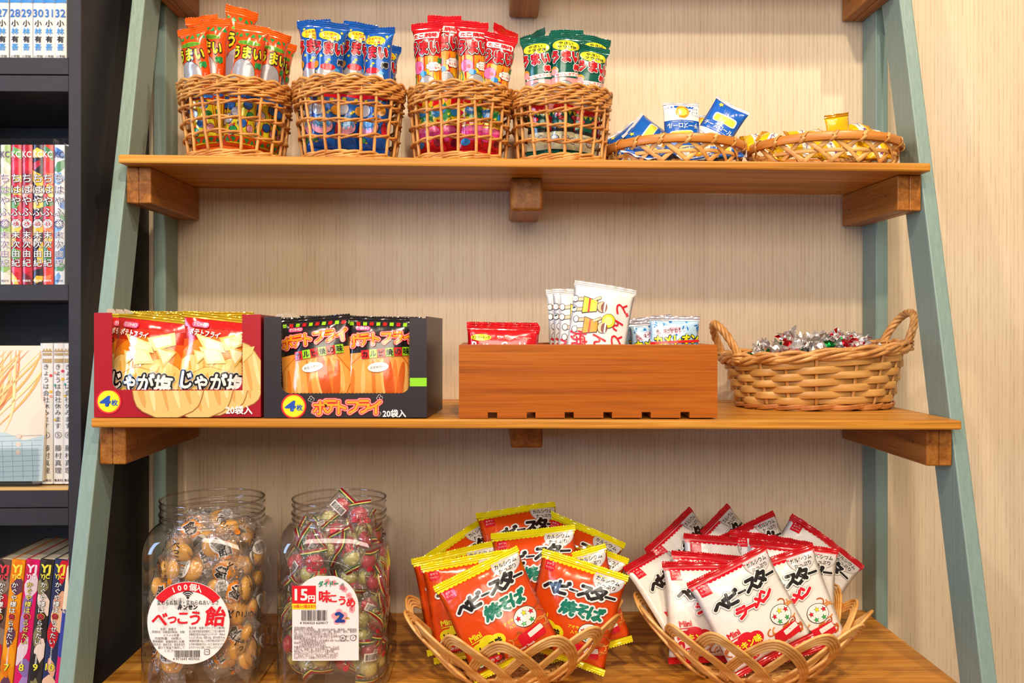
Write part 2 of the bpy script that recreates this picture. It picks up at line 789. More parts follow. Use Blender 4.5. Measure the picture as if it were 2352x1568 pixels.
def build_pack(name, P, colour, seal_mat, seal, art, grid=(16, 20), back=None, teeth=16, zig=0.0016, top=True, bottom=True, rows=7, zone=None):
    root = link(name, None)
    root.empty_display_size = 0.02
    bm = bmesh.new()
    nu, nv = grid
    w, h = P.w, P.h
    front, backv = [], []
    for j in range(nv + 1):
        t = j / nv
        z = h * (0.5 - 0.5 * math.cos(PI * t))
        front.append([bm.verts.new(P.point(w / 2 * (2 * i / nu - 1), z, -1)) for i in range(nu + 1)])
        backv.append([front[-1][0]] + [bm.verts.new(P.point(w / 2 * (2 * i / nu - 1), z, 1)) for i in range(1, nu)] + [front[-1][nu]])
    for j in range(nv):
        for i in range(nu):
            f = bm.faces.new((front[j][i], front[j][i + 1], front[j + 1][i + 1], front[j + 1][i]))
            if zone:
                zz = (front[j][i].co.z + front[j + 1][i].co.z) / 2
                f.material_index = zone(zz)
            g = bm.faces.new((backv[j][i + 1], backv[j][i], backv[j + 1][i], backv[j + 1][i + 1]))
    bmesh.ops.remove_doubles(bm, verts=bm.verts, dist=2e-5)
    ob('wrapper', bm, colour, root)
    for nm, on, z0, sg in (('top_seal', top, h, 1), ('bottom_seal', bottom, 0.0, -1)):
        if not on:
            continue
        bm = bmesh.new()
        nt_ = teeth * 2
        sheets = []
        for side in (-1, 1):
            g = []
            for r_ in range(rows + 1):
                row = []
                for i in range(nt_ + 1):
                    x = w / 2 * (2 * i / nt_ - 1)
                    zz = z0 + sg * seal * r_ / rows
                    if r_ == rows and i % 2 == 0:
                        zz -= sg * zig
                    p = P.point(x, z0, -1)
                    rib = 0.00035 * (1 if r_ % 2 else -1) if 0 < r_ < rows else 0
                    row.append(bm.verts.new((x, p.y + side * 0.0003 + rib + 0.0012 * (r_ / rows) ** 2 * math.sin(i * 0.5 + P.p1), zz)))
                g.append(row)
            sheets.append(g)
            for r_ in range(rows):
                for i in range(nt_):
                    q = (g[r_][i], g[r_][i + 1], g[r_ + 1][i + 1], g[r_ + 1][i])
                    if (side == 1) != (sg == -1):
                        q = q[::-1]
                    bm.faces.new(q)
        A, B = sheets
        for i in range(nt_):
            bm.faces.new((A[rows][i], A[rows][i + 1], B[rows][i + 1], B[rows][i]))
        bmesh.ops.recalc_face_normals(bm, faces=bm.faces)
        ob(nm, bm, seal_mat, root, smooth=False)
    if art:
        art.lay(root, P, (-w / 2 * 0.985, w / 2 * 0.985, 0.0008, h - 0.0008), P.cuts)
    return root


def pose(tl, tr, Y, h, w, lean=0.0, yaw=None, roll=None, sgn=1, seal=0.0):
    """matrix of a bag whose upper seal runs from photo point tl to tr at depth Y"""
    A, B = at(tl[0], tl[1], Y), at(tr[0], tr[1], Y)
    d = B - A
    L = math.hypot(d.x, d.z)
    if roll is None:
        roll = -math.atan2(d.z, d.x)
    else:
        roll = math.radians(roll)
    if yaw is None:
        yaw = sgn * math.acos(max(0.25, min(1.0, L / w)))
    else:
        yaw = math.radians(yaw)
    mid = (A + B) / 2
    R = Matrix.Rotation(yaw, 4, 'Z') @ Matrix.Rotation(math.radians(lean), 4, 'X') @ Matrix.Rotation(roll, 4, 'Y')
    return Matrix.Translation(mid) @ R @ Matrix.Translation((0, 0, -(h + seal)))

# ================================================================== the setting
Z1, Z2, Z3 = 0.2054, -0.1096, -0.4207          # shelf tops
K1, K2, K3 = -0.0071, -0.0049, 0.0             # the boards hang a touch lower on the right
Y1, Y2, Y3 = -0.2129, -0.2875, -0.375          # front edges
TH = 0.0108
FLOOR = -0.98


def shelf_z(i, x):
    return {1: Z1 + K1 * x, 2: Z2 + K2 * x, 3: Z3 + K3 * x}[i]


def wallpaper():
    m, nt, b = _new('wallpaper')
    def ns(scale, detail, rough=0.5, dist=0.0):
        t = nd(nt, 'ShaderNodeTexNoise')
        t.inputs['Scale'].default_value = 1.0
        t.inputs['Detail'].default_value = detail
        t.inputs['Roughness'].default_value = rough
        t.inputs['Distortion'].default_value = dist
        nt.links.new(coords(nt, scale), t.inputs['Vector'])
        return t.outputs['Fac']
    broad = ns((40, 1, 1.0), 3)
    wv = nd(nt, 'ShaderNodeTexWave', wave_type='BANDS', bands_direction='X', wave_profile='SIN')
    wv.inputs['Scale'].default_value = 52
    wv.inputs['Distortion'].default_value = 4.0
    wv.inputs['Detail'].default_value = 3
    wv.inputs['Detail Scale'].default_value = 1.4
    wv.inputs['Detail Roughness'].default_value = 0.6
    nt.links.new(coords(nt, (1, 1, 0.025)), wv.inputs['Vector'])
    brk = ns((120, 1, 25), 2)
    mm = nd(nt, 'ShaderNodeMath', operation='MULTIPLY')
    nt.links.new(wv.outputs['Fac'], mm.inputs[0])
    inv = nd(nt, 'ShaderNodeMapRange')
    inv.inputs[1].default_value, inv.inputs[2].default_value = .35, .6
    inv.inputs[3].default_value, inv.inputs[4].default_value = .7, 1.0
    nt.links.new(brk, inv.inputs[0])
    nt.links.new(inv.outputs[0], mm.inputs[1])
    iv = nd(nt, 'ShaderNodeMath', operation='SUBTRACT')
    iv.inputs[0].default_value = 1.0
    nt.links.new(mm.outputs[0], iv.inputs[1])
    lines = iv.outputs[0]
    fine = ns((600, 1, 90), 2)
    c1 = ramp(nt, broad, [(0.3, lin('#dec8aa')), (0.7, lin('#e6d2b4'))])
    c2 = ramp(nt, lines, [(0.0, (0.66, 0.57, 0.47, 1)), (0.24, (1, 1, 1, 1))])
    mx = nd(nt, 'ShaderNodeMix', data_type='RGBA', blend_type='MULTIPLY')
    mx.inputs[0].default_value = 0.5
    nt.links.new(c1, mx.inputs[6])
    nt.links.new(c2, mx.inputs[7])
    nt.links.new(mx.outputs[2], b.inputs['Base Color'])
    b.inputs['Roughness'].default_value = 0.55
    ad = nd(nt, 'ShaderNodeMath', operation='ADD')
    mu = nd(nt, 'ShaderNodeMath', operation='MULTIPLY')
    mu.inputs[1].default_value = 0.8
    nt.links.new(fine, mu.inputs[0])
    nt.links.new(lines, ad.inputs[0])
    nt.links.new(mu.outputs[0], ad.inputs[1])
    bump(nt, b, ad.outputs[0], 0.22, 0.0012)
    return m


bm = bmesh.new()
add_box(bm, -2.2, 2.2, 0.0, 0.1, FLOOR, 1.6)
tag(ob('wall_back', bm, wallpaper(), smooth=False), kind='structure')
bm = bmesh.new()
add_box(bm, -2.2, 2.2, -3.2, 0.0, FLOOR - 0.05, FLOOR)
tag(ob('floor', bm, wood('floor_boards', '#6a4a2c', '#8a633d', '#a57a4e', 'x'), smooth=False), kind='structure')

M_RACK = paint('sage_paint', '#7f968e', 0.45, 0.35, (260, 260, 12))
M_SHELF = wood('shelf_wood', '#94581a', '#c8842c', '#e2a64a', 'x', 1.0)
M_BRKT = wood('bracket_wood', '#7e4816', '#a46424', '#ba7c36', 'y', 1.2)
M_SCREW = ink('#4a3a2a', 0.4)

rack = thing('display_rack', 'tall sage green ladder-frame rack with varnished wooden shelves against the wallpaper', 'rack', (0, -0.17, FLOOR))


def rel(o, root=None):
    """parent keeping the mesh where its world coordinates say"""
    root = root or rack
    o.parent = root
    o.matrix_parent_inverse = root.matrix_basis.inverted()
    return o


PW, XO = 0.0175, 0.522
PB = 0.0487


def post_front(z):
    return -0.2308 + 0.246 * z


for sx in (-1, 1):
    x0, x1 = sorted((sx * XO, sx * (XO - PW)))
    bm = bmesh.new()
    add_box(bm, x0, x1, -PB, -0.0005, FLOOR, 0.75, 0, 0.0012, 1)
    rel(ob('back_post', bm, M_RACK, smooth=False))
    bm = bmesh.new()
    add_box(bm, x0, x1, 0, 0.054, FLOOR, 0.71, 0, 0.0016, 2)
    for v in bm.verts:
        v.co.y += post_front(v.co.z)
    rel(ob('front_post', bm, M_RACK, smooth=False))

for i, (yf, zz) in enumerate(((-0.125, 0.505), (Y1, Z1), (Y2, Z2), (Y3, Z3))):
    hw = 0.5038
    bm = bmesh.new()
    add_box(bm, -hw, hw, yf, -0.0075, -TH, 0, 0, 0.0022, 2)
    k = (0, K1, K2, K3)[i]
    for v in bm.verts:
        v.co.z += zz + k * v.co.x
    rel(ob('shelf_board', bm, M_SHELF, smooth=False))
    # side brackets, two battens each
    fr = post_front(zz - 0.03) + 0.0005
    for sx in (-1, 1):
        zt = zz + k * sx * 0.49 - TH - 0.0002
        for j in range(2):
            xo = XO - PW - 0.0004 - j * 0.0157
            a, c = sorted((sx * xo, sx * (xo - 0.0153)))
            bm = bmesh.new()
            add_box(bm, a, c, fr + (0.0 if j else 0.0008), -0.003, zt - 0.0455, zt, 0, 0.0016, 2)
            bt = rel(ob('bracket_batten', bm, M_BRKT, smooth=False))
            if j == 1:
                for yy, dz in ((fr + 0.035, 0.022), (-0.03, 0.025)):
                    bm = bmesh.new()
                    xs = sx * (xo - 0.0153)
                    add_tube(bm, [(xs + sx * 0.001, yy, zt - dz), (xs - sx * 0.0004, yy, zt - dz)], 0.0014, 10)
                    s = ob('screw', bm, M_SCREW)
                    s.parent = bt
    bm = bmesh.new()
    xc = at(1209, 450, -0.12).x
    add_box(bm, xc - 0.0215, xc + 0.0215, (-0.08, -0.135, -0.13, -0.2)[i], -0.003, zz + k * xc - TH - 0.044, zz + k * xc - TH - 0.0002, 0, 0.004, 3)
    rel(ob('centre_bracket', bm, M_BRKT, smooth=False))

# ================================================================== bookcase and books
BF = -0.218
M_CASE = paint('charcoal_laminate', '#2b272d', 0.5, 0.1, (90, 90, 90), 0.08)
M_CASEIN = paint('dark_laminate', '#1c1a20', 0.55, 0.1, (90, 90, 90), 0.05)
M_PLY = wood('light_plywood_edge', '#c79a5a', '#dcb475', '#e6c48c', 'x')
case = thing('bookcase', 'charcoal bookcase filled with comic books beside the green rack', 'bookcase', (-0.70, -0.11, FLOOR))


def caseob(name, m, *boxes, par=None):
    bm = bmesh.new()
    for b in boxes:
        add_box(bm, *b, 0, 0.0006, 1)
    return rel(ob(name, bm, m, smooth=False), case)


XR = -0.5462
XI = at(157, 300, BF).x
XL = -0.95
caseob('side_panel', M_CASE, (XI, XR, BF, -0.001, FLOOR, 0.75))
caseob('side_panel', M_CASE, (XL - 0.02, XL, BF, -0.001, FLOOR, 0.75))
caseob('back_panel', M_CASEIN, (XL + 0.0005, XI - 0.0005, -0.008, -0.001, FLOOR, 0.75))


def zrow(y, Y=BF):
    return at(80, y, Y).z


ROWZ = {1: zrow(132), 2: zrow(653), 3: zrow(1127), 4: at(80, 1640, BF).z}
for a, b in ((132, 170.5), (172.5, 210), (653, 690), (1127, 1165.5), (1167.5, 1207)):
    caseob('shelf_board', M_CASE, (XL + 0.0003, XI - 0.0003, BF + 0.0004, -0.009, zrow(b), zrow(a)))
caseob('shelf_board', M_CASE, (XL + 0.0003, XI - 0.0003, BF + 0.0004, -0.009, ROWZ[4] - 0.02, ROWZ[4]))
caseob('shelf_liner', M_PLY, (XL + 0.0003, XI - 0.0003, BF + 0.0002, -0.009, ROWZ[3] + 0.0002, ROWZ[3] + 0.0035))
ROWZ[3] += 0.0037

M_PAPER = paint('page_block', '#d9cdb4', 0.8, 0.5, (900, 20, 20), 0.12)
CLEARFILM = clear('clear_book_film', (0.98, 0.98, 0.99), 0.6, 0.06)
WHITE = ink('#f4efe6', 0.35)


class SpineSurf:
    def __init__(self, w):
        self.w = w
        self.out = Vector((0, -1, 0))

    def __call__(self, x, z):
        u = max(-1, min(1, x / (self.w / 2)))
        y = -0.0022 * math.sqrt(max(0, 1 - 0.85 * u * u))
        n = Vector((u * 0.8, -1, 0)).normalized()
        return Vector((x, y, z)), n


def book(label, px, py_top, py_bot_z, w, depth, art, cover, group, film_top=True, roll=0.0, Y=-0.206, name='comic_book', height=None):
    base = at(px, 400, Y)
    z0 = py_bot_z
    H = height if height else at(px, py_top, Y).z - z0
    r = thing(name, label, 'book', (base.x, Y, z0), 0, group)
    if roll:
        r.rotation_euler = (0, math.radians(roll), 0)
    bm = bmesh.new()
    n = 8
    prof = []
    for i in range(n + 1):
        u = -1 + 2 * i / n
        prof.append((u * w / 2, -0.0022 * math.sqrt(max(0, 1 - 0.85 * u * u))))
    prof += [(w / 2, depth), (w / 2 - 0.0006, depth), (w / 2 - 0.0006, 0.0006)]
    prof += [(-w / 2 + 0.0006, 0.0006), (-w / 2 + 0.0006, depth), (-w / 2, depth)]
    # cover: spine and two boards
    vs0 = [bm.verts.new((x, y, 0.0)) for x, y in prof]
    vs1 = [bm.verts.new((x, y, H)) for x, y in prof]
    m = len(prof)
    for i in range(m):
        bm.faces.new((vs0[i], vs0[(i + 1) % m], vs1[(i + 1) % m], vs1[i]))
    bm.faces.new(vs1)
    bm.faces.new(vs0[::-1])
    bmesh.ops.recalc_face_normals(bm, faces=bm.faces)
    ob('cover', bm, cover, r, smooth=False)
    bm = bmesh.new()
    add_box(bm, -w / 2 + 0.0007, w / 2 - 0.0007, 0.0008, depth - 0.002, 0.0015, H - 0.0015)
    ob('page_block', bm, M_PAPER, r, smooth=False)
    if film_top:
        bm = bmesh.new()
        for x0, x1, y0, y1 in ((-w / 2 - .0003, w / 2 + .0003, -0.0028, -0.0024), (-w / 2 - .0005, -w / 2 - .0002, -0.0024, depth * .7), (w / 2 + .0002, w / 2 + .0005, -0.0024, depth * .7)):
            add_box(bm, x0, x1, y0, y1, 0.0005, H + 0.0075)
        ob('clear_jacket', bm, CLEARFILM, r, smooth=False)
    art.lay(r, SpineSurf(w), (-w / 2 * .97, w / 2 * .97, 0.0006, H - 0.0006), (6, 1), names={'lettering': 'lettering', 'picture': 'spine_print'})
    return r


BLUE, BLACK = ink('#2f6fc0'), ink('#1c1a1e')
# top row: white spines with blue numbers
for i, px in enumerate((8, 37, 63, 90, 115, 141)):
    num = 27 + i
    a = Art()
    Hh = 0.178
    a.text(str(num), 0, 0.058, 0.0135, [(BLUE, 0.02)], 4, w=0.0085 if num == 31 else 0.0112)
    for k, ch in enumerate('小林有吾'):
        a.text(ch, 0, 0.0455 - 0.0098 * k, 0.0085, [((BLACK, ink('#3a8fd8'))[k % 2], 0.025)], 4)
    a.text('小学館', 0, 0.0048, 0.0035, [(BLACK, 0.01)], 4)
    a.text('アオアシ', 0, 0.12, 0.012, [(BLUE, 0.02)], 4, w=0.011)
    a.rect(0, 0.074, 0.013, 0.006, ink('#3a8fd8'), 2)
    book(f'white comic book spine with blue number {num} on top bookcase row', px, -150, ROWZ[1], 0.0138, 0.115, a, WHITE, 'white comic books on the top row', Y=-0.204, height=Hh)

# second row: colourful spines
row2 = [
    (14, 27, '#d8dfc0', ['#f0ead8', '#9cc06a', '#f3d3c0'], '#6a4a78', 'cream and green'),
    (39, 28, '#d8203a', ['#f0d860', '#e83a50', '#6fae5c', '#f0c040'], '#ffffff', 'red and yellow'),
    (64, 29, '#c0142c', ['#7a1c28', '#d8203a', '#c01830', '#e8b0a0'], '#ffffff', 'deep red'),
    (89, 30, '#2c2430', ['#f0c030', '#c02840', '#f0d050', '#e8e0c8'], '#ffffff', 'black and yellow'),
    (112, 31, '#e84838', ['#f08858', '#e03848', '#4e8a50', '#f0d070'], '#ffffff', 'orange red'),
    (138, 32, '#e4e8ec', ['#78a8d8', '#5c9a6a', '#4878c0', '#d0dce8'], '#3a3a70', 'pale blue and white'),
]
H2 = zrow(333, -0.206) - ROWZ[2]
for px, num, base, blobs, tcol, look in row2:
    a = Art()
    rnd = random.Random(num)
    for k in range(11):
        a.ell(rnd.uniform(-.004, .004), H2 * (0.04 + 0.09 * k), rnd.uniform(.003, .007), rnd.uniform(.006, .014), film(blobs[k % len(blobs)], 0.25, 0, .5, 0), k % 3, rnd.uniform(0, 3), 14, wob=.15, wn=5)
    T = ink(tcol)
    O = ink('#3a1a28' if tcol == '#ffffff' else '#f4f0e8')
    a.text('KC', 0, H2 - 0.012, 0.0105, [(T, 0.015)], 5, w=0.0095)
    a.column('ちはやふる', 0, H2 * 0.80, 0.0118, 0.0138, [(O, 0.05), (T, 0.0)], 5)
    a.ell(0, H2 * 0.435, 0.0052, 0.0052, T, 5)
    a.text(str(num), 0, H2 * 0.435, 0.0062, [(ink('#c01830') if tcol == '#ffffff' else WHITE, 0.015)], 6)
    a.column('末次由紀', 0, H2 * 0.39, 0.0098, 0.0115, [(O, 0.05), (T, 0.0)], 5)
    a.text('講談社', 0, 0.005, 0.003, [(T, 0.0)], 5)
    book(f'{look} comic book spine with number {num} on second bookcase row', px, 333, ROWZ[2], 0.0124, 0.112, a, film(base, 0.25, 0, .5, 0), 'jacketed comic books on the second row', Y=-0.206)
a = Art()
a.column('ちはやふる', 0, H2 * 0.80, 0.0118, 0.0138, [(ink('#3a3a70'), 0.0)], 5)
a.ell(0, H2 * .5, .005, .03, film('#58a070', .25, 0, .5, 0), 1)
book('pale green comic book against the bookcase side, half hidden, second row', 160, 333, ROWZ[2], 0.0124, 0.112, a, film('#dfe8e0', 0.25, 0, .5, 0), 'jacketed comic books on the second row', Y=-0.2065 + 0.02)

# third row: white spines plus a face-out book on a clear stand
H3 = at(110, 788, -0.2).z - ROWZ[3]
for px, num, mark in ((110, 4, '④'), (137, 5, '⑤'), (160, 6, '⑥')):
    a = Art()
    gold = ink('#b89a6a')
    for k in range(3):
        a.star(-0.0035 + 0.0035 * k, H3 - 0.011, 0.0032, gold, 3, 0, 3, .4)
    a.rect(0, H3 - 0.0155, 0.0105, 0.003, gold, 3)
    a.rect(0, H3 - 0.0235, 0.0105, 0.005, gold, 3)
    a.column('きょうは会社休みます', -0.0008, H3 - 0.027, 0.0076, 0.0081, [(ink('#3a3236'), 0.0)], 4)
    rnd = random.Random(num)
    for c in ('#f0c838', '#f4a890', '#68b8a8', '#f0c838', '#e8405a'):
        a.ell(rnd.choice((-.0045, .0045)), rnd.uniform(.07, .15), .0018, .0018, ink(c), 2, n=12)
    a.text(mark, -0.0005, 0.0605, 0.0095, [(ink('#5a5056'), 0.0)], 4)
    a.column('藤村真理', -0.0005, 0.0490, 0.0082, 0.0092, [(ink('#3a3236'), 0.0)], 4)
    a.text('集英社', 0, 0.0045, 0.0035, [(BLACK, 0.01)], 4)
    book(f'white comic book spine with circled number {num} on third bookcase row', px, 788, ROWZ[3] + 0.002, 0.0138, 0.112, a, WHITE, 'white comic books on the third row', Y=-0.2)

a = Art()
a.text('真理', 0, .03, .008, [(BLACK, 0)], 4)
book('white comic book leaning left behind the face-out cover on third row', 86, 788, ROWZ[3] + 0.0025, 0.0125, 0.112, a, WHITE, 'white comic books on the third row', Y=-0.196, roll=3.5, film_top=False)

cb = at(97, 1110, -0.218)
wc, hc = 0.118, at(90, 797, -0.205).z - ROWZ[3] - 0.005
disp = thing('comic_book', 'face-out comic book with pale peach cover and orange strokes on clear stand', 'book', (cb.x - wc / 2 - 0.003, -0.211, ROWZ[3] + 0.007), 0, None)
disp.rotation_euler = (math.radians(-5), 0, 0)
bm = bmesh.new()
add_box(bm, -wc / 2, wc / 2, 0, 0.013, 0, hc, 0, 0.0008, 1)
ob('cover', bm, film('#f2dccb', 0.25, 0, .5, 0), disp, smooth=False)
bm = bmesh.new()
add_box(bm, -wc / 2 + 0.002, wc / 2 + 0.0006, 0.0012, 0.0118, 0.001, hc + 0.0004)
ob('page_block', bm, M_PAPER, disp, smooth=False)
a = Art()
rnd = random.Random(5)
for k in range(26):
    x0 = rnd.uniform(-.02, .05)
    c = rnd.choice(('#f0b060', '#f4c880', '#e8935a', '#f8dca0'))
    pts_u, pts_l = [], []
    for j in range(12):
        t = j / 11
        x = x0 - .05 * t + .018 * math.sin(3 * t + k)
        z = hc * (0.97 - .62 * t)
        wdt = .0016 * math.sin(PI * t) + .0002
        pts_u.append((x - wdt, z)); pts_l.append((x + wdt, z))
    for q in range(11):
        a.poly([pts_u[q], pts_u[q + 1], pts_l[q + 1], pts_l[q]], ink(c), 2 + k % 3)
a.poly([(-.06, .0), (.06, 0), (.06, hc * .34), (.035, hc * .30), (.01, hc * .36), (-.06, hc * .30)], ink('#b9cbd0'), 5)
for k in range(9):
    a.rect(-.05 + .012 * k, hc * .15, .0005, hc * .28, ink('#8aa0aa'), 6, 0.08)
    a.rect(0, hc * .03 + .0062 * k, .112, .0005, ink('#8aa0aa'), 6, 0.03)
for k in range(3):
    a.ell(.028, hc * (.33 - .06 * k), .003, .003, ink('#e8c8b8'), 7)
a.lay(disp, Flat(0.0), (-wc / 2, wc / 2, 0, hc), (1, 1), cut=False)
st = thing('book_stand', 'clear acrylic stand with front lip holding the face-out comic book', 'stand', (cb.x - wc / 2, -0.2, ROWZ[3]))
M_ACR = clear('clear_acrylic', (0.93, 0.95, 0.96), 1.3, 0.02)
bm = bmesh.new()
add_box(bm, -0.05, 0.052, -0.0150, -0.0125, 0.004, 0.048, 0, 0.0008, 1)
ob('front_lip', bm, M_ACR, st, smooth=False)
bm = bmesh.new()
add_box(bm, -0.05, 0.052, -0.0125, 0.05, 0.0005, 0.0035, 0, 0.0008, 1)
ob('base', bm, M_ACR, st, smooth=False)

# bottom row: taller spines leaning a little
row4 = [
    (-22, 6, '#6a5048', ['#c02838', '#8a7468', '#3a2a2a'], '#e03848', 'brown grey'),
    (8, 7, '#f09018', ['#f8a020', '#6a4058', '#e87818'], '#f0e040', 'orange'),
    (42, 8, '#e0186a', ['#c8184a', '#a888c8', '#8870b0', '#e8d0d8'], '#f4d8e8', 'magenta and lilac'),
    (74, 9, '#3a3638', ['#f0d8c8', '#8a8058', '#2c282c'], '#f0e040', 'black and cream'),
    (107, 10, '#2a3660', ['#d02030', '#f0c0a0', '#e8a888', '#2a3058'], '#f0e040', 'navy and red'),
]
z4 = ROWZ[4]
Hb = at(110, 1288, -0.205).z - z4
for px, num, base, blobs, tcol, look in row4:
    a = Art()
    rnd = random.Random(num + 40)
    for k in range(9):
        a.ell(rnd.uniform(-.004, .004), Hb * (0.05 + 0.11 * k), rnd.uniform(.004, .008), rnd.uniform(.01, .02), film(blobs[k % len(blobs)], 0.22, 0, .6, 0), k % 3, rnd.uniform(-.4, .4), 14, wob=.1, wn=4)
    Y4 = ink('#f4e83a')
    a.text('YJ', 0, Hb - 0.0125, 0.0135, [(ink(tcol), 0.04)], 5, w=0.0105)
    a.text('YJC', 0, Hb - 0.0215, 0.007, [(ink(tcol), 0.03)], 5, w=0.0105)
    for k, ch in enumerate('かぐや様は告らせたい'):
        c = ink('#e83040') if ch == '告' else ink(('#f4f0e8', '#f8e060')[num in (8,)])
        zc = Hb - 0.031 - k * 0.0079
        if ch == '告':
            a.ell(0, zc, .0044, .0042, ink('#f0c838'), 4, n=16)
            a.ell(0, zc, .0038, .0036, ink('#5a2030'), 5, n=16)
        a.text(ch, 0, zc, 0.0074, [(ink('#2a1c24'), 0.06), (c, 0.01)], 6)
    a.column('天才たちの恋愛頭脳戦', 0, Hb - .108, .0022, .0022, [(ink('#f4f0e8'), .01)], 6)
    a.text(str(num), 0, 0.050, 0.0120, [(ink('#2a1c24'), .05), (Y4, 0.02)], 5)
    x_at = at(px, 1500, -0.2).x
    b = book(f'{look} comic book with number {num} on the bottom bookcase row', px, 1288, z4 + 0.002, 0.0165, 0.118, a, film(base, 0.22, 0, .6, 0), 'comic books on the bottom row', Y=-0.2, roll=6.0, film_top=False, height=Hb)
a = Art()
a.ell(0, Hb * .8, .006, .03, film('#f4e0c0', .22, 0, .6, 0), 1)
a.ell(0, Hb * .5, .006, .03, film('#3a48a0', .22, 0, .6, 0), 1)
book('bright pink comic book half hidden by the rack post, bottom row', 127, 1288, z4 + 0.002, 0.0070, 0.118, a, film('#e0206a', .22, 0, .6, 0), 'comic books on the bottom row', Y=-0.2, roll=6.0, film_top=False, height=Hb)

# ================================================================== upper shelf
M_WILLOW = cane('peeled_willow', '#bc7832', '#e2a658', 0.42, (30, 30, 30))
M_WILLOW2 = cane('willow_weaver', '#ac6628', '#d69448', 0.42, (30, 30, 30))
M_BAMBOO = cane('split_bamboo', '#c8883e', '#e8b468', 0.45, (25, 25, 120))
M_BAMRIM = cane('bamboo_rim_band', '#c07428', '#dc9040', 0.4, (12, 12, 160))


def ring(R, z, n, wob, rnd, ph=0.0, alt=0.0, k=0, zalt=0.0):
    p1, p2, p3 = rnd.uniform(0, 6), rnd.uniform(0, 6), rnd.uniform(0, 6)
    pts = []
    for i in range(n):
        t = 2 * PI * i / n
        r = R(z) if callable(R) else R
        r = r + alt * math.cos(k / 2 * t + ph) + wob * 0.35 * math.sin(2 * t + p1)
        zz = z + wob * math.sin(2 * t + p2) + wob * .6 * math.sin(3 * t + p3) + zalt * math.sin(k / 2 * t + ph)
        pts.append((r * math.cos(t), r * math.sin(t), zz))
    return pts


def willow_basket(label, cx_px, Y, R0, R1, H, seed, rows=(0.30, 0.50, 0.70), rim_n=5, stakes=18, grp='open-weave willow baskets on the upper shelf', x=None):
    rnd = random.Random(seed)
    X = at(cx_px, 350, Y).x if x is None else x
    t = thing('willow_basket', label, 'basket', (X, Y, shelf_z(1, X) + 0.0004), 0, grp)
    Rz = lambda z: R0 + (R1 - R0) * (max(0, min(1, z / H))) ** 0.85
    # woven floor
    bm = bmesh.new()
    for i in range(7):
        add_tube(bm, ring(R0 * (0.14 + 0.14 * i), 0.0062, 40, 0.0005, rnd, i * PI, 0.0005, 16, 0.001), 0.0028, 5, True)
    for i in range(8):
        a = PI * i / 8
        add_tube(bm, [(-R0 * .97 * math.cos(a), -R0 * .97 * math.sin(a), 0.006), (R0 * .97 * math.cos(a), R0 * .97 * math.sin(a), 0.006)], 0.0016, 5)
    ob('woven_base', bm, M_WILLOW2, t)
    bm = bmesh.new()
    for i in range(6):
        z = 0.0022 + 0.0030 * (i // 2)
        add_tube(bm, ring(Rz(z) + 0.0004 * (i % 2), z, 96, 0.0007, rnd, (i % 2) * PI, 0.0026, stakes, 0.0012), 0.0019, 6, True)
    for i in range(9):
        a = rnd.uniform(0, 2 * PI)
        r = R0 + .002
        add_tube(bm, [(r * math.cos(a), r * math.sin(a), 0.0035), ((r + .002) * math.cos(a + .17), (r + .002) * math.sin(a + .17), 0.0022), (r * math.cos(a + .34), r * math.sin(a + .34), 0.004)], 0.0021, 6)
    ob('base_border', bm, M_WILLOW, t)
    for i in range(stakes):
        a = 2 * PI * (i + 0.5 + rnd.uniform(-.12, .12)) / stakes
        da = rnd.uniform(-0.08, 0.08)
        pts = []
        for j in range(9):
            z = 0.002 + (H - 0.004) * j / 8
            aa = a + da * j / 8 + rnd.uniform(-.01, .01)
            r = Rz(z)
            pts.append((r * math.cos(aa), r * math.sin(aa), z))
        bm = bmesh.new()
        add_tube(bm, pts, 0.0021, 7)
        ob('stake', bm, M_WILLOW, t)
    for f in rows:
        bm = bmesh.new()
        for s in range(2):
            r2 = random.Random(seed * 10 + int(f * 100))
            add_tube(bm, ring(Rz, H * f + 0.0008 * s, 120, 0.0022, r2, s * PI, 0.0030, stakes, 0.0016), 0.00165, 6, True)
        ob('weave_row', bm, M_WILLOW2, t)
    bm = bmesh.new()
    for i in range(rim_n):
        z = H - 0.0022 - 0.0042 * i
        for s in range(2):
            r2 = random.Random(seed * 31 + i)
            add_tube(bm, ring(Rz, z + 0.0012 * s, 120, 0.0009, r2, s * PI + i, 0.0031, stakes, 0.0014), 0.0018, 6, True)
    # bent-over stake ends along the lip
    for i in range(stakes):
        a = 2 * PI * (i + 0.5) / stakes
        pts = []
        for j in range(8):
            u = j / 7
            aa = a + u * 2 * PI / stakes * 1.6
            r = R1 + 0.0012 + 0.002 * math.sin(u * PI)
            z = H - 0.004 + 0.0085 * math.sin(min(1, u * 1.5) * PI / 2) - 0.0085 * max(0, u - .4) / .6
            pts.append((r * math.cos(aa), r * math.sin(aa), z))
        add_tube(bm, pts, 0.0019, 6)
    ob('rim', bm, M_WILLOW, t)
    return t


# ---- corn stick bags, four flavours
STW, STH, STS = 0.0445, 0.160, 0.0095


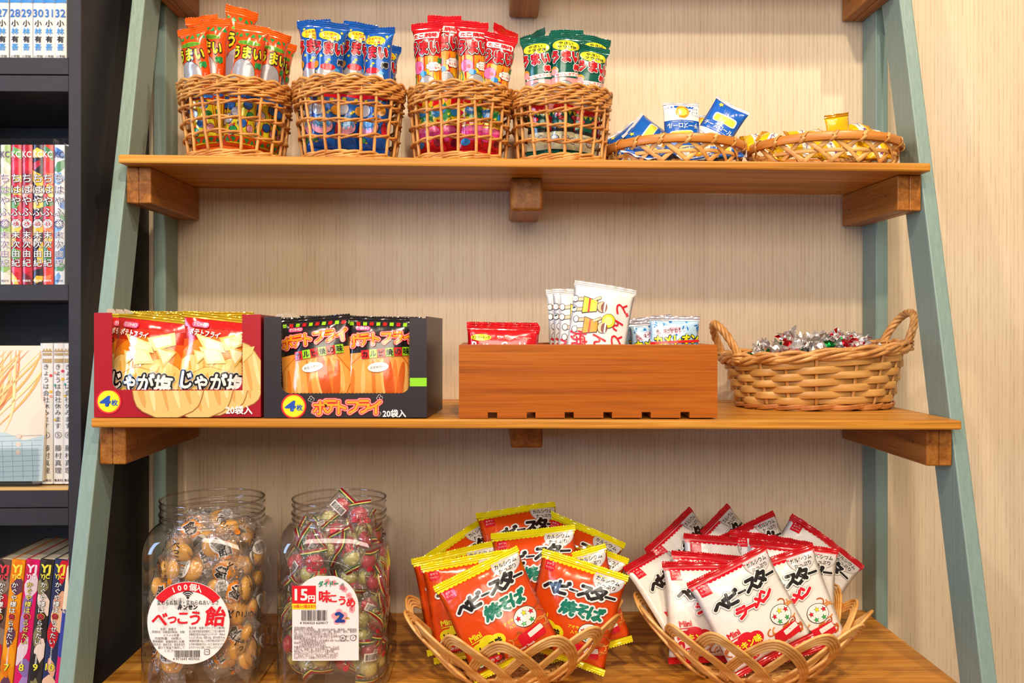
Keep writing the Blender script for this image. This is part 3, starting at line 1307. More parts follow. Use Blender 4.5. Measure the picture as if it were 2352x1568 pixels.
def stick_art(kind):
    a = Art()
    G = film('#a9a6aa', .22, .1, .6, .2)
    W, K = film('#f6f1ea', .22, 0, .6, .2), film('#1c1a1c', .22, 0, .6, .2)
    h = STH
    if kind == 'orange':
        g, yel, red = film('#1f9a4c', .22, .1, .6, .2), film('#e6dc1e', .22, .1, .6, .2), film('#e84a10', .22, .1, .6, .2)
        for i in range(6):
            z = h - 0.0075
            x = -0.018 + 0.0072 * i
            s = 1 if i % 2 else -1
            a.poly([(x - .003, z - .003 * s), (x + .003, z - .003 * s), (x, z + .003 * s)], g, 1)
        a.ell(0, h - 0.0185, 0.0135, 0.0033, film('#8ab830', .22, .1, .6, .2), 1)
        a.ell(0, h - 0.0185, 0.0120, 0.0024, film('#5c9a2a', .22, .1, .6, .2), 2)
        a.text('うまい', 0, h - 0.0325, 0.0185, [(K, 0.13), (yel, 0.045)], 6, w=0.031)
        a.text('棒', 0.0135, h - 0.0475, 0.0095, [(g, 0.04)], 6)
        a.text('コーンポタージュ味', 0.014, h - 0.066, 0.0032, [(W, 0.01)], 6, w=0.014, rot=-PI / 2)
        a.ell(-0.0035, h - 0.062, 0.0145, 0.021, K, 1)
        a.ell(-0.0035, h - 0.062, 0.0139, 0.0204, G, 2)
        a.ell(-0.001, h - 0.071, 0.0085, 0.007, film('#f08030', .22, .1, .6, .2), 3)
        for i in range(7):
            a.ell(-.016 + .0055 * i, h - .089, .0042, .005, film('#2068c0', .22, .1, .6, .2), 4)
        a.rect(0, .034, .05, .060, yel, 0)
        for x, z, c, r in ((-.011, .055, '#2068c0', .006), (.008, .058, '#3a78c8', .0055), (-.004, .046, '#c8c4c8', .0055), (.012, .043, '#1f9a4c', .005), (-.012, .036, '#d8d4d8', .006), (.004, .032, '#2068c0', .005), (.013, .026, '#e8a0b0', .0045), (-.005, .021, '#1f9a4c', .005)):
            a.ell(x, z, r, r * 1.25, K, 3, n=14)
            a.ell(x, z, r * .88, r * 1.12, film(c, .22, .1, .6, .2), 4, n=14)
        a.rect(0, .007, .05, .014, red, 2)
        for i in range(6):
            x = -.018 + .0072 * i
            s = 1 if i % 2 else -1
            a.poly([(x - .003, .009 - .003 * s), (x + .003, .009 - .003 * s), (x, .009 + .003 * s)], g, 5)
    elif kind == 'blue':
        yel, red = film('#ecd620', .22, .1, .6, .2), film('#d81428', .22, .1, .6, .2)
        rnd = random.Random(3)
        for i in range(26):
            a.star(rnd.uniform(-.019, .019), rnd.uniform(.004, h - .004), .0024, yel, 1, rnd.uniform(0, 1))
        a.ell(0, h - .0115, .0125, .0062, yel, 3)
        a.text('とんかつ', 0, h - .0092, .0042, [(red, .02)], 5, w=.014)
        a.text('ソース味', 0, h - .0143, .0042, [(red, .02)], 5, w=.014)
        a.text('うまい', 0, h - .0285, .018, [(W, .16), (K, .12), (red, .05)], 6, w=.032)
        a.text('棒', .014, h - .0455, .009, [(W, .09), (K, .04)], 6)
        a.ell(0, h - .078, .0170, .0285, K, 2, half='top')
        a.ell(0, h - .078, .0163, .0278, G, 3, half='top')
        a.ell(.0, h - .053, .008, .0042, red, 4)
        a.rect(.0105, h - .056, .006, .004, film('#4a9ad8', .22, .1, .6, .2), 5, -.5, .001)
        a.ell(-.014, h - .050, .0038, .0050, film('#e89a28', .22, .1, .6, .2), 4)
        a.rect(0, h - .086, .04, .014, red, 4)
        a.rect(0, h - .0955, .022, .006, film('#4a6aa8', .22, .1, .6, .2), 5, 0, .001)
        a.ell(-.0065, h - .0955, .0024, .0024, yel, 6)
        a.ell(.0065, h - .0955, .0024, .0024, yel, 6)
        a.ell(.012, .052, .006, .0065, film('#e89a28', .22, .1, .6, .2), 4)
        a.ell(-.008, .052, .0075, .0085, film('#c8c8cc', .22, .1, .6, .2), 4)
        for x, z, c, rx, rz in ((-.003, .030, '#f0a0b8', .013, .0115), (-.003, .034, '#58a8e0', .0115, .0085), (.016, .026, '#d81428', .004, .011), (-.012, .012, '#3a8a50', .006, .004)):
            a.ell(x, z, rx, rz, K, 4)
            a.ell(x, z, rx * .94, rz * .94, film(c, .22, .1, .6, .2), 5)
        for k in range(3):
            a.ell(-.003, .034, .0075 - .0022 * k, .0055 - .0016 * k, film(('#3a88c8', '#78bce8')[k % 2], .22, .1, .6, .2), 6 + k)
    elif kind == 'red':
        yel, red, ora = film('#ecc820', .22, .1, .6, .2), film('#d80f20', .22, .1, .6, .2), film('#e8941c', .22, .1, .6, .2)
        grn, pink, blu = film('#1f8a44', .22, .1, .6, .2), film('#f070a8', .22, .1, .6, .2), film('#2888d0', .22, .1, .6, .2)
        a.rect(0, h - .0105, .036, .0085, W, 3, 0, .004)
        a.text('たこ焼味', 0, h - .0105, .0062, [(red, .05)], 5, w=.030)
        a.rect(0, h - .058, .05, .04, ora, 0)
        rnd = random.Random(4)
        for i in range(16):
            x = rnd.uniform(-.02, .02)
            z0 = h - .055 + rnd.uniform(-.02, .012)
            a.poly([(x - .0016, z0), (x + .0016, z0), (x + rnd.uniform(-.002, .002), z0 + .010)], (yel, red)[i % 2], 1)
        a.text('うまい', 0, h - .0275, .019, [(K, .19), (W, .15), (K, .11), (red, .06)], 5, w=.034)
        a.ell(-.008, h - .052, .0075, .0085, K, 2)
        a.ell(-.008, h - .052, .0071, .0081, pink, 3)
        a.ell(-.0055, h - .053, .0022, .0026, red, 4)
        a.ell(-.0015, h - .0605, .004, .0035, blu, 4)
        a.ell(.0115, h - .052, .0098, .0062, K, 3, wob=.09, wn=9)
        a.ell(.0115, h - .052, .0093, .0058, W, 4, wob=.09, wn=9)
        a.text('おーっと', .0105, h - .0497, .0030, [(K, .0)], 5, w=.011)
        a.text('たこなべ!', .0115, h - .0537, .0036, [(red, .03)], 5, w=.013)
        a.text('棒', .019, h - .044, .008, [(grn, .05)], 6)
        a.ell(-.0165, h - .0665, .005, .0085, grn, 3)
        a.ell(-.0165, h - .0660, .0038, .0072, yel, 4)
        a.column('RIC', -.0165, h - .0595, .0042, .0042, [(blu, .03)], 5)
        a.ell(.0025, h - .094, .0150, .0315, K, 2, half='top')
        a.ell(.0025, h - .094, .0143, .0308, G, 3, half='top')
        a.rect(0, .0335, .05, .067, red, 1)
        a.star(.001, .046, .022, yel, 2, .2, 12, .55)
        a.star(.001, .046, .013, grn, 3, 0, 10, .6)
        a.ell(-.004, .050, .0062, .0062, blu, 5)
        a.text('うまい', -.004, .050, .0034, [(W, .01)], 6, w=.009)
        a.ell(.012, .048, .005, .0055, blu, 5)
        a.ell(0, .022, .0165, .0115, film('#e03890', .22, .1, .6, .2), 4)
        a.ell(0, .026, .0150, .0035, pink, 5)
        a.rect(0, .031, .030, .0022, yel, 6, .08)
        a.ell(-.011, .009, .006, .0045, blu, 6)
        a.ell(.011, .010, .0065, .0075, red, 5)
        a.ell(.011, .010, .0040, .0050, film('#8a1838', .22, .1, .6, .2), 6)
    else:
        yel, red, ora = film('#e8e02c', .22, .1, .6, .2), film('#d80f20', .22, .1, .6, .2), film('#f0a020', .22, .1, .6, .2)
        grn, pink, crm = film('#0b6a58', .22, .15, .6, .2), film('#f2a8a8', .22, .1, .6, .2), film('#dfe0b8', .22, .1, .6, .2)
        a.ell(0, h - .0105, .0175, .0080, yel, 3)
        a.text('やさい', -.001, h - .0075, .0052, [(K, .02)], 5, w=.016)
        a.text('サラダ味', .001, h - .0135, .0055, [(K, .02)], 5, w=.022)
        a.text('うまい', 0, h - .0270, .018, [(W, .15), (K, .1), (red, .06)], 6, w=.033, rot=.06)
        a.text('棒', .013, h - .0415, .0095, [(W, .14), (red, .06)], 6)
        a.rect(.004, h - .0520, .034, .0058, W, 3, .12)
        a.text('おいしさアップ', .004, h - .0520, .0045, [(red, .02)], 5, w=.029, rot=.12)
        a.ell(-.013, h - .0475, .0052, .006, ora, 4)
        a.ell(-.013, h - .0495, .0045, .0048, pink, 5)
        a.rect(0, h - .080, .05, .046, pink, 1)
        rnd = random.Random(9)
        for i in range(26):
            a.ell(rnd.uniform(-.02, .02), rnd.uniform(.032, h - .06), .0011, .0014, grn, 2, n=8)
        a.ell(0, h - .0925, .0150, .0315, K, 3, half='top')
        a.ell(0, h - .0925, .0143, .0308, G, 4, half='top')
        a.ell(-.001, h - .099, .012, .006, red, 5)
        for i in range(5):
            x = -.012 + .006 * i
            a.poly([(x - .0026, h - .1045), (x + .0026, h - .1045), (x, h - .1105)], yel, 5)
        for x, z in ((-.007, .050), (-.003, .045), (.011, .047)):
            a.ell(x, z, .0035, .0035, K, 5, n=14)
            a.ell(x, z, .0032, .0032, red, 6, n=14)
            a.ell(x - .001, z + .001, .0009, .0009, W, 7, n=8)
        a.ell(.0145, .0375, .0035, .011, red, 5)
        a.rect(0, .0285, .05, .0055, K, 3)
        a.rect(0, .014, .05, .024, crm, 3)
        for x, z, r in ((-.010, .017, .0055), (.002, .0185, .004), (.012, .014, .006)):
            a.ell(x, z, r, r * .8, K, 4, n=16)
            a.ell(x, z, r * .85, r * .66, film('#c8c8cc', .22, .1, .6, .2), 5, n=16)
            a.ell(x, z, r * .45, r * .35, crm, 6, n=12)
    return a


STICK = {'orange': ('#e8500f', '#f06412'), 'blue': ('#0f5cb8', '#0f56ac'), 'red': ('#d40d1e', '#d80f20'), 'green': ('#0a5c4c', '#0b6252')}
sticks = {}
for kd, (base, sl) in STICK.items():
    protos = []
    for v in range(2):
        P = Pack(STW, STH, 0.026, 0.20, 0.9, 0.22, 0.9, 0.0022, 11 + v * 7 + len(kd), 0.0012)
        protos.append(build_pack('corn_stick_packet', P, film(base, .22, .1, .6, .2), film(sl, .25, .1, .5, .1), STS, stick_art(kd), (14, 22), teeth=13, zig=.0022))
    sticks[kd] = Kind(protos)


BASK = {'orange': (543, 0.0585), 'blue': (803, 0.0585), 'red': (1058, 0.0585), 'green': (1288, 0.056)}


def stick(kd, tl, tr, Y, label, yaw=0.0, roll=0.0, v=0):
    """a stick bag standing in its basket: seal at the photo point, foot kept inside the base ring"""
    cx, R0 = BASK[kd]
    bx, by = at(cx, 350, -0.138).x, -0.138
    T = at((tl[0] + tr[0]) / 2, (tl[1] + tr[1]) / 2, Y)
    zb = shelf_z(1, bx) + 0.011
    L0 = STH + 2 * STS
    off = Vector((T.x - math.tan(math.radians(roll)) * (T.z - zb) - bx, (Y - by) * 0.8))
    if off.length > R0 - 0.021:
        off *= (R0 - 0.021) / off.length
    B = Vector((bx + off.x, by + off.y, zb))
    ax = T - B
    q = Vector((0, 0, 1)).rotation_difference(ax.normalized()).to_matrix().to_4x4()
    M = Matrix.Translation(B) @ q @ Matrix.Rotation(math.radians(yaw), 4, 'Z') @ Matrix.Diagonal((1, 1, ax.length / L0, 1)) @ Matrix.Translation((0, 0, STS))
    sticks[kd].spawn(M, label, v, f'{kd} corn stick packets in a willow basket', 'snack packet')


willow_basket('open willow basket of orange corn stick packets, leftmost on the upper shelf', 543, -0.138, 0.0585, 0.0705, 0.0965, 1)
willow_basket('open willow basket of blue corn stick packets on the upper shelf', 803, -0.138, 0.0585, 0.0705, 0.1000, 2)
willow_basket('open willow basket of red corn stick packets on the upper shelf', 1058, -0.138, 0.0585, 0.0665, 0.0955, 3)
willow_basket('open willow basket of dark green corn stick packets on the upper shelf', 1288, -0.138, 0.0560, 0.0640, 0.0930, 4)

stick('orange', (409, 64), (472, 58), -.170, 'orange corn stick packet at front left of its basket', roll=-4, yaw=-14)
stick('orange', (462, 40), (528, 44), -.152, 'orange corn stick packet second from left with large yellow lettering', roll=3, yaw=-18, v=1)
stick('orange', (427, 34), (497, 38), -.112, 'orange corn stick packet behind the two left ones of its basket', roll=3, yaw=0)
stick('orange', (533, 14), (581, 23), -.100, 'tallest orange corn stick packet at the back of its basket', roll=5, yaw=35, v=1)
stick('orange', (540, 46), (622, 68), -.172, 'orange corn stick packet at front centre tilted to the right', roll=8, yaw=6)
stick('orange', (612, 58), (652, 84), -.138, 'orange corn stick packet leaning at the right end of its basket', roll=9, yaw=32, v=1)
stick('orange', (622, 90), (668, 96), -.105, 'orange corn stick packet mostly hidden at right rear of its basket', roll=7, yaw=30)

stick('blue', (684, 39), (756, 50), -.145, 'blue corn stick packet leftmost in its basket', roll=7, yaw=-8)
stick('blue', (725, 44), (799, 56), -.172, 'blue corn stick packet at the front of its basket, second from left', roll=7, yaw=4, v=1)
stick('blue', (793, 45), (866, 58), -.142, 'blue corn stick packet behind and right of the front one', roll=7, yaw=3)
stick('blue', (838, 66), (904, 58), -.165, 'blue corn stick packet at front right with white date panel turned away', roll=-3, yaw=-24, v=1)
stick('blue', (862, 92), (914, 104), -.110, 'blue corn stick packet peeping out at far right of its basket', roll=6, yaw=25)
stick('blue', (700, 70), (770, 76), -.105, 'blue corn stick packet hidden at the back left of its basket', roll=2, yaw=0, v=1)

stick('red', (950, 42), (1012, 58), -.150, 'red corn stick packet leftmost in its basket with curled corner', roll=7, yaw=-22)
stick('red', (982, 34), (1060, 35), -.140, 'red corn stick packet standing highest in its basket, second from left', roll=0, yaw=0, v=1)
stick('red', (1048, 50), (1118, 48), -.168, 'red corn stick packet at the front centre of its basket', roll=-1, yaw=10)
stick('red', (1117, 70), (1187, 86), -.165, 'red corn stick packet at front right, standing lower and tilted', roll=8, yaw=8, v=1)
stick('red', (1140, 46), (1186, 82), -.118, 'red corn stick packet leaning right behind the front right one', roll=10, yaw=38)
stick('red', (1056, 44), (1074, 44), -.108, 'red corn stick packet mostly hidden behind the front centre one', roll=3, yaw=10, v=1)

stick('green', (1201, 86), (1264, 82), -.165, 'green corn stick packet at front left of its basket', roll=-3, yaw=-16)
stick('green', (1263, 76), (1338, 78), -.170, 'green corn stick packet at the front centre of its basket', roll=2, yaw=2, v=1)
stick('green', (1333, 96), (1395, 115), -.163, 'green corn stick packet at front right tilted to the right', roll=9, yaw=14)
stick('green', (1338, 78), (1400, 90), -.115, 'green corn stick packet rear right of its basket', roll=5, yaw=12, v=1)
stick('green', (1205, 82), (1240, 66), -.115, 'green corn stick packet rear left with pointed corner', roll=-8, yaw=-40)
stick('green', (1272, 70), (1332, 66), -.120, 'green corn stick packet behind the front centre one', roll=-2, yaw=0, v=1)


# ---- shallow bamboo trays
def bamboo_tray(label, cx_px, Y, R, H, seed):
    rnd = random.Random(seed)
    X = at(cx_px, 360, Y).x
    t = thing('bamboo_tray', label, 'tray', (X, Y, shelf_z(1, X) + 0.0005), rnd.uniform(0, 1), 'round bamboo trays on the upper shelf')
    Rb = R * 0.90
    Rz = lambda z: Rb + (R - Rb) * (z / H) ** .6
    bm = bmesh.new()
    nb = 9
    for d in range(3):
        a = PI * d / 3
        for i in range(-nb // 2 + 1, nb // 2 + 1):
            off = Rb * i / (nb / 2) * .95
            L = math.sqrt(max(1e-6, Rb * Rb - off * off))
            p = [Vector((math.cos(a) * s * L - math.sin(a) * off, math.sin(a) * s * L + math.cos(a) * off, 0.0012 + 0.0004 * d)) for s in (-1, -.33, .33, 1)]
            add_strip(bm, p, [(0, 0, 1)] * 4, 0.0042, 0.0005)
    ob('woven_base', bm, M_BAMBOO, t)
    n = 17
    bm = bmesh.new()
    for i in range(n):
        for s in (-1, 1):
            a0 = 2 * PI * (i + .5) / n
            pts, nr = [], []
            for j in range(9):
                u = j / 8
                z = 0.001 + (H - 0.004) * u
                aa = a0 + s * (u - .5) * 2 * PI / n * 1.15
                r = Rz(z) + 0.0011 * s * math.cos(u * PI * 2)
                pts.append((r * math.cos(aa), r * math.sin(aa), z))
                nr.append((math.cos(aa), math.sin(aa), 0))
            add_strip(bm, pts, nr, 0.0060, 0.0007)
    ob('lattice_weave', bm, M_BAMBOO, t)
    bm = bmesh.new()
    pts, nr = [], []
    for j in range(120):
        aa = 2 * PI * j / 120
        z = H * .42 + .0006 * math.sin(3 * aa)
        r = Rz(z) + .0012 * math.cos(n * aa)
        pts.append((r * math.cos(aa), r * math.sin(aa), z))
        nr.append((math.cos(aa), math.sin(aa), 0))
    add_strip(bm, pts, nr, 0.0050, 0.0008, True)
    ob('weave_band', bm, M_BAMBOO, t)
    for side in (0, 1):
        bm = bmesh.new()
        pts, nr = [], []
        for j in range(120):
            aa = 2 * PI * j / 120
            r = Rz(H) + (0.0022 if side == 0 else -0.0016)
            pts.append((r * math.cos(aa), r * math.sin(aa), H - .0050 + .0004 * math.sin(2 * aa + side)))
            nr.append((math.cos(aa), math.sin(aa), 0))
        add_strip(bm, pts, nr, 0.0112, 0.0012, True)
        ob('rim_band', bm, M_BAMRIM, t)
    for i in range(n):
        a0 = 2 * PI * i / n
        bm = bmesh.new()
        pts, nr = [], []
        for j in range(25):
            u = 2 * PI * j / 24
            # loop around both bands, slanted
            rr = Rz(H) + 0.0003 + 0.0044 * math.cos(u)
            zz = H - 0.0050 + 0.0070 * math.sin(u)
            aa = a0 + 0.05 * math.sin(u) + .03 * (j / 24)
            pts.append((rr * math.cos(aa), rr * math.sin(aa), zz))
            nr.append((math.cos(u) * math.cos(aa), math.cos(u) * math.sin(aa), math.sin(u)))
        add_strip(bm, pts, nr, 0.0046, 0.0006)
        if i == 0:
            for q in (-1, 1, 2):
                add_strip(bm, [Vector(p) + Vector((-math.sin(a0), math.cos(a0), 0)) * .0054 * q for p in pts], nr, 0.0046, 0.0006)
        ob('rim_binding', bm, M_BAMBOO, t)
    return t


tr1 = bamboo_tray('shallow round bamboo tray of blue cheese snack packets', 1550, -0.118, 0.0905, 0.0335, 5)
tr2 = bamboo_tray('shallow round bamboo tray of yellow wrapped sweets at right of upper shelf', 1889, -0.122, 0.0975, 0.0365, 6)

# ---- blue cheese roll packets (print upside down in the tray)
CW, CH, CS = 0.050, 0.066, 0.004


def cheese_art():
    a = Art()
    blu, W, yel, ora = film('#1060c4', .25), film('#f4efe8', .25), film('#f2e24a', .25), film('#f09a1c', .25)
    h = CH
    # written as it stands in the photo: turned upside down
    a.rect(0, h - .0110, .06, .022, W, 0)
    a.ell(.0, h - .0105, .0100, .0088, ora, 2)
    a.ell(.0, h - .0105, .0064, .0056, yel, 3)
    for body, x, z, s, w in (('チーズ', .018, h - .0105, .004, .009), ('クリーム', .018, h - .0150, .0035, .0105), ('あられ', .0185, h - .006, .003, .008), ('おいしさ', -.019, h - .005, .0022, .008)):
        a.text(body, x, z, s, [(blu, .01)], 4, w=w, rot=PI)
    a.text('チーズロール', .0, h - .0298, .0082, [(W, .02)], 4, w=.042, rot=PI)
    a.text('Cheese cream rice cracker', 0, h - .0243, .0020, [(W, 0)], 4, w=.030, rot=PI)
    a.rect(-.002, h - .0425, .034, .0125, W, 2, .05, .004)
    a.rect(-.002, h - .0420, .030, .0095, yel, 3, .05, .003)
    a.star(.014, h - .060, .004, yel, 3)
    return a


protos = []
for v in range(2):
    P = Pack(CW, CH, 0.017, 0.05, 0.0, 0.35, 0.7, 0.0025, 31 + v, 0.0016)
    protos.append(build_pack('cheese_roll_packet', P, film('#1060c4', .25), film('#e8e6ea', .2, .1, .6, .1), CS, cheese_art(), (10, 12), teeth=18, zig=.0007, rows=4))
cheese = Kind(protos)


def small(kind, px, py, Y, rx, ry, rz, label, group, v=0, dz=0.0, cat='snack packet', h=0.0):
    """centre of the packet at photo point, then turned"""
    p = at(px, py, Y)
    M = Matrix.Translation(p) @ Matrix.Rotation(math.radians(rz), 4, 'Z') @ Matrix.Rotation(math.radians(rx), 4, 'X') @ Matrix.Rotation(math.radians(ry), 4, 'Y') @ Matrix.Translation((0, 0, -h / 2))
    return kind.spawn(M, label, v, group, cat)


gC = 'blue cheese snack packets in the bamboo tray'
small(cheese, 1566, 298, -.125, -6, -1, 2, 'blue and white packet standing upright with orange ring print in bamboo tray', gC, 0, h=CH)
small(cheese, 1612, 322, -.098, -8, 4, 12, 'blue and white packet tucked behind the upright one in bamboo tray', gC, 1, h=CH)
small(cheese, 1652, 292, -.118, -10, 212, -8, 'blue packet tilted with its corner up at right of bamboo tray', gC, 1, h=CH)
small(cheese, 1500, 322, -.105, -24, 130, 6, 'blue packet lying tilted at left of the upright one in bamboo tray', gC, 0, h=CH)
small(cheese, 1450, 338, -.105, -24, 145, -25, 'blue packet with pointed corner at far left of bamboo tray', gC, 1, h=CH)
small(cheese, 1490, 350, -.155, -70, 40, 10, 'blue packet lying low at the front left behind the bamboo lattice', gC, 0, h=CH)
small(cheese, 1585, 352, -.150, -68, 170, 0, 'blue packet lying low at the front centre behind the bamboo lattice', gC, 1, h=CH)
small(cheese, 1650, 350, -.140, -65, -75, 0, 'blue packet lying low at the right behind the bamboo lattice', gC, 0, h=CH)
small(cheese, 1545, 350, -.080, -75, 65, 0, 'blue packet lying flat at the back of the bamboo tray', gC, 1, h=CH)
cheese.done()

# ---- yellow sweets
YW, YH, YS = 0.036, 0.030, 0.005


def yellow_art():
    a = Art()
    W, pur = film('#f4efe0', .25), film('#6a3a98', .25)
    a.rect(0, YH * .5, .05, .010, W, 1)
    a.text('サワー', -.004, YH * .5, .006, [(pur, .03)], 4, w=.017)
    a.star(.011, YH * .62, .0035, pur, 3)
    return a


protos = []
for v in range(2):
    P = Pack(YW, YH, 0.013, 0.06, 0.2, 0.4, 0.8, 0.002, 51 + v, 0.0012)
    protos.append(build_pack('wrapped_sweet', P, film('#eebc08', .25), film('#c88a0c', .25, .2, .5, .1), YS, yellow_art(), (10, 10), teeth=12, zig=.001, rows=4))
yellow = Kind(protos)
gY = 'yellow sweets in the bamboo tray'
lay = [
    (1925, 296, -.150, -5, 10, 192, 'yellow sweet standing with crimped gold end above the tray rim'),
    (1968, 298, -.130, -60, 75, 0, 'yellow sweet with purple mark lying on top beside the standing one'),
    (2005, 308, -.120, -65, 80, 15, 'yellow sweet at far right top of the tray pile'),
    (1840, 314, -.120, -60, 88, 0, 'yellow sweet lying in the middle of the tray pile'),
    (1880, 312, -.100, -55, 70, 10, 'yellow sweet behind the middle of the tray pile'),
    (1775, 320, -.130, -50, -60, 0, 'yellow sweet slanting at left of the tray pile'),
    (1738, 326, -.115, -40, 80, -10, 'yellow sweet with crimped end over the left tray rim'),
    (1800, 345, -.165, -45, 60, 0, 'yellow sweet behind the lattice at front left of the tray'),
    (1850, 346, -.178, -50, 100, 0, 'yellow sweet behind the lattice at front centre of the tray'),
    (1905, 344, -.175, -40, 80, 0, 'yellow sweet behind the lattice right of front centre'),
    (1955, 346, -.160, -55, 110, 0, 'yellow sweet behind the lattice at front right of the tray'),
    (2010, 344, -.130, -40, 85, 0, 'yellow sweet behind the lattice at far right of the tray'),
    (1925, 335, -.125, -60, 20, 0, 'yellow sweet beneath the standing one in the tray'),
    (1980, 335, -.085, -60, 95, 0, 'yellow sweet at the back right of the tray'),
    (1820, 340, -.080, -60, 85, 0, 'yellow sweet at the back left of the tray'),
]
for i, (px, py, Y, rx, ry, rz, lb) in enumerate(lay):
    small(yellow, px, py, Y, rx, ry, rz, lb, gY, i % 2, h=YH, cat='sweet')
for kd in sticks.values():
    kd.done()

# ================================================================== middle shelf
CARD_IN = paint('grey_board', '#b8a894', 0.8, 0.1, (60, 60, 60), 0.05)


def wavy(cx, cz, r, n=8, k=0.08):
    return [(cx + r * (1 + k * math.sin(n * t * 2 * PI / 40)) * math.cos(t * 2 * PI / 40), cz + r * (1 + k * math.sin(n * t * 2 * PI / 40)) * math.sin(t * 2 * PI / 40)) for t in range(40)]


def chip(a, cx, cz, rx, rz, layer, rot=0.0, tones=('#d8a050', '#e8bc70', '#f2d494'), fn=ink, edge='#a86c30', seed=1):
    """printed picture of one fried potato slice"""
    rnd = random.Random(seed)
    a.ell(cx, cz, rx, rz, fn(edge), layer, rot, 30, wob=.03, wn=7)
    a.ell(cx, cz, rx * .975, rz * .97, fn(tones[1]), layer + 1, rot, 30, wob=.03, wn=7)
    for k in range(6):
        f = -0.75 + 0.3 * k
        L = rz * math.sqrt(1 - f * f) * 1.5
        x, z = f * rx, 0
        a.ell(cx + x * math.cos(rot), cz + x * math.sin(rot), rx * rnd.uniform(.05, .09), L * .5, fn(tones[2 if k % 2 else 0]), layer + 2, rot + rnd.uniform(-.1, .1), 14)


def display_box(label, px0, px1, py_top, py_bot, depth, win, red, art, flare, side_h, name='display_box'):
    A = at(px0, py_bot, -0.2835)
    B = at(px1, py_bot, -0.2835)
    x0, x1 = A.x, B.x
    w = x1 - x0
    xc = (x0 + x1) / 2
    z0 = max(shelf_z(2, x0), shelf_z(2, x1)) + 0.0006
    top = at(px0, py_top, -0.2835).z - z0
    t = thing(name, label, 'box', (xc, -0.2835, z0), 0, 'cardboard snack display boxes')
    wx0, wx1 = at(win[0], 800, -0.2835).x - xc, at(win[1], 800, -0.2835).x - xc
    wz = at(win[0], win[2], -0.2835).z - z0
    th = 0.0011
    r = 0.010
    pts = [(-w / 2, 0), (w / 2, 0), (w / 2, top * .985), (wx1, top * .985)]
    # perforated edge of the torn-out window
    def perf(p, q, n):
        out = []
        for i in range(n):
            u = i / n
            j = .0004 * (1 if i % 2 else -1)
            dx, dz = q[0] - p[0], q[1] - p[1]
            L = math.hypot(dx, dz)
            out.append((p[0] + dx * u - dz / L * j, p[1] + dz * u + dx / L * j))
        return out
    pts += perf((wx1, top * .98), (wx1, wz + r), 40)
    pts += [(wx1 - r + r * math.cos(a), wz + r - r * math.sin(a)) for a in [PI / 2 * k / 6 for k in range(7)]]
    pts += perf((wx1 - r, wz), (wx0 + r, wz), 60)
    pts += [(wx0 + r - r * math.sin(a), wz + r - r * math.cos(a)) for a in [PI / 2 * k / 6 for k in range(7)]]
    pts += perf((wx0, wz + r), (wx0, top), 40)
    pts += [(wx0, top), (-w / 2, top)]
    bm = bmesh.new()
    add_prism(bm, pts, 0.0, th)
    bm.normal_update()
    bmesh.ops.triangulate(bm, faces=[f for f in bm.faces if len(f.verts) > 4])
    front = ob('front_panel', bm, red, t, smooth=False)
    # strips and lower apron are printed separately so nothing hangs over the window
    for key, bounds in (('apron', (-w / 2, w / 2, 0.0, wz - .0008)), ('strip', (wx1 + .0008, w / 2, wz - .0008, top * .98))):
        sub = art.get(key)
        if sub:
            sub.lay(t, Flat(0.0), bounds, (1, 1), cut=False)
    for sx in (-1, 1):
        bm = bmesh.new()
        f = flare if sx > 0 else 0.0
        xa = sx * (w / 2 - th / 2)
        vs = []
        for x, y in ((xa - th / 2, th), (xa + th / 2, th), (xa + th / 2 + f, depth), (xa - th / 2 + f, depth)):
            vs.append((x, y))
        lo = [bm.verts.new((x, y, 0)) for x, y in vs]
        hi = [bm.verts.new((x, y, side_h * (1 if k < 2 else .985))) for k, (x, y) in enumerate(vs)]
        bm.faces.new(lo[::-1]); bm.faces.new(hi)
        for k in range(4):
            bm.faces.new((lo[k], lo[(k + 1) % 4], hi[(k + 1) % 4], hi[k]))
        o = ob('side_panel', bm, [red], t, smooth=False)
        # bare board inside face
        bm = bmesh.new()
        q = [(xa - sx * (th / 2 + .0001), th + .0004), (xa - sx * (th / 2 + .0001) + f, depth - .0004)]
        v4 = [bm.verts.new((q[0][0], q[0][1], .001)), bm.verts.new((q[1][0], q[1][1], .001)), bm.verts.new((q[1][0], q[1][1], side_h * .985)), bm.verts.new((q[0][0], q[0][1], side_h))]
        bm.faces.new(v4 if sx > 0 else v4[::-1])
        ob('bare_lining', bm, CARD_IN, t, smooth=False)
    bm = bmesh.new()
    add_box(bm, -w / 2 + th, w / 2 - th + flare * .5, depth - th, depth, 0, side_h * .985)
    ob('back_panel', bm, CARD_IN, t, smooth=False)
    bm = bmesh.new()
    add_box(bm, -w / 2 + th, w / 2 - th, th, depth - th, 0, th)
    ob('bottom_panel', bm, CARD_IN, t, smooth=False)
    # torn scraps of the lid along the top edges
    bm = bmesh.new()
    rnd = random.Random(int(px0))
    for k in range(3):
        x = -w / 2 + .012 + .008 * k
        add_prism(bm, [(x, top - .001), (x + .012, top - .001), (x + .009, top + rnd.uniform(.001, .005)), (x + .002, top + rnd.uniform(.003, .006))], th + .002 + .004 * k, th + .003 + .004 * k)
    ob('torn_flap', bm, CARD_IN, t, smooth=False)
    return t, xc, z0, w, top


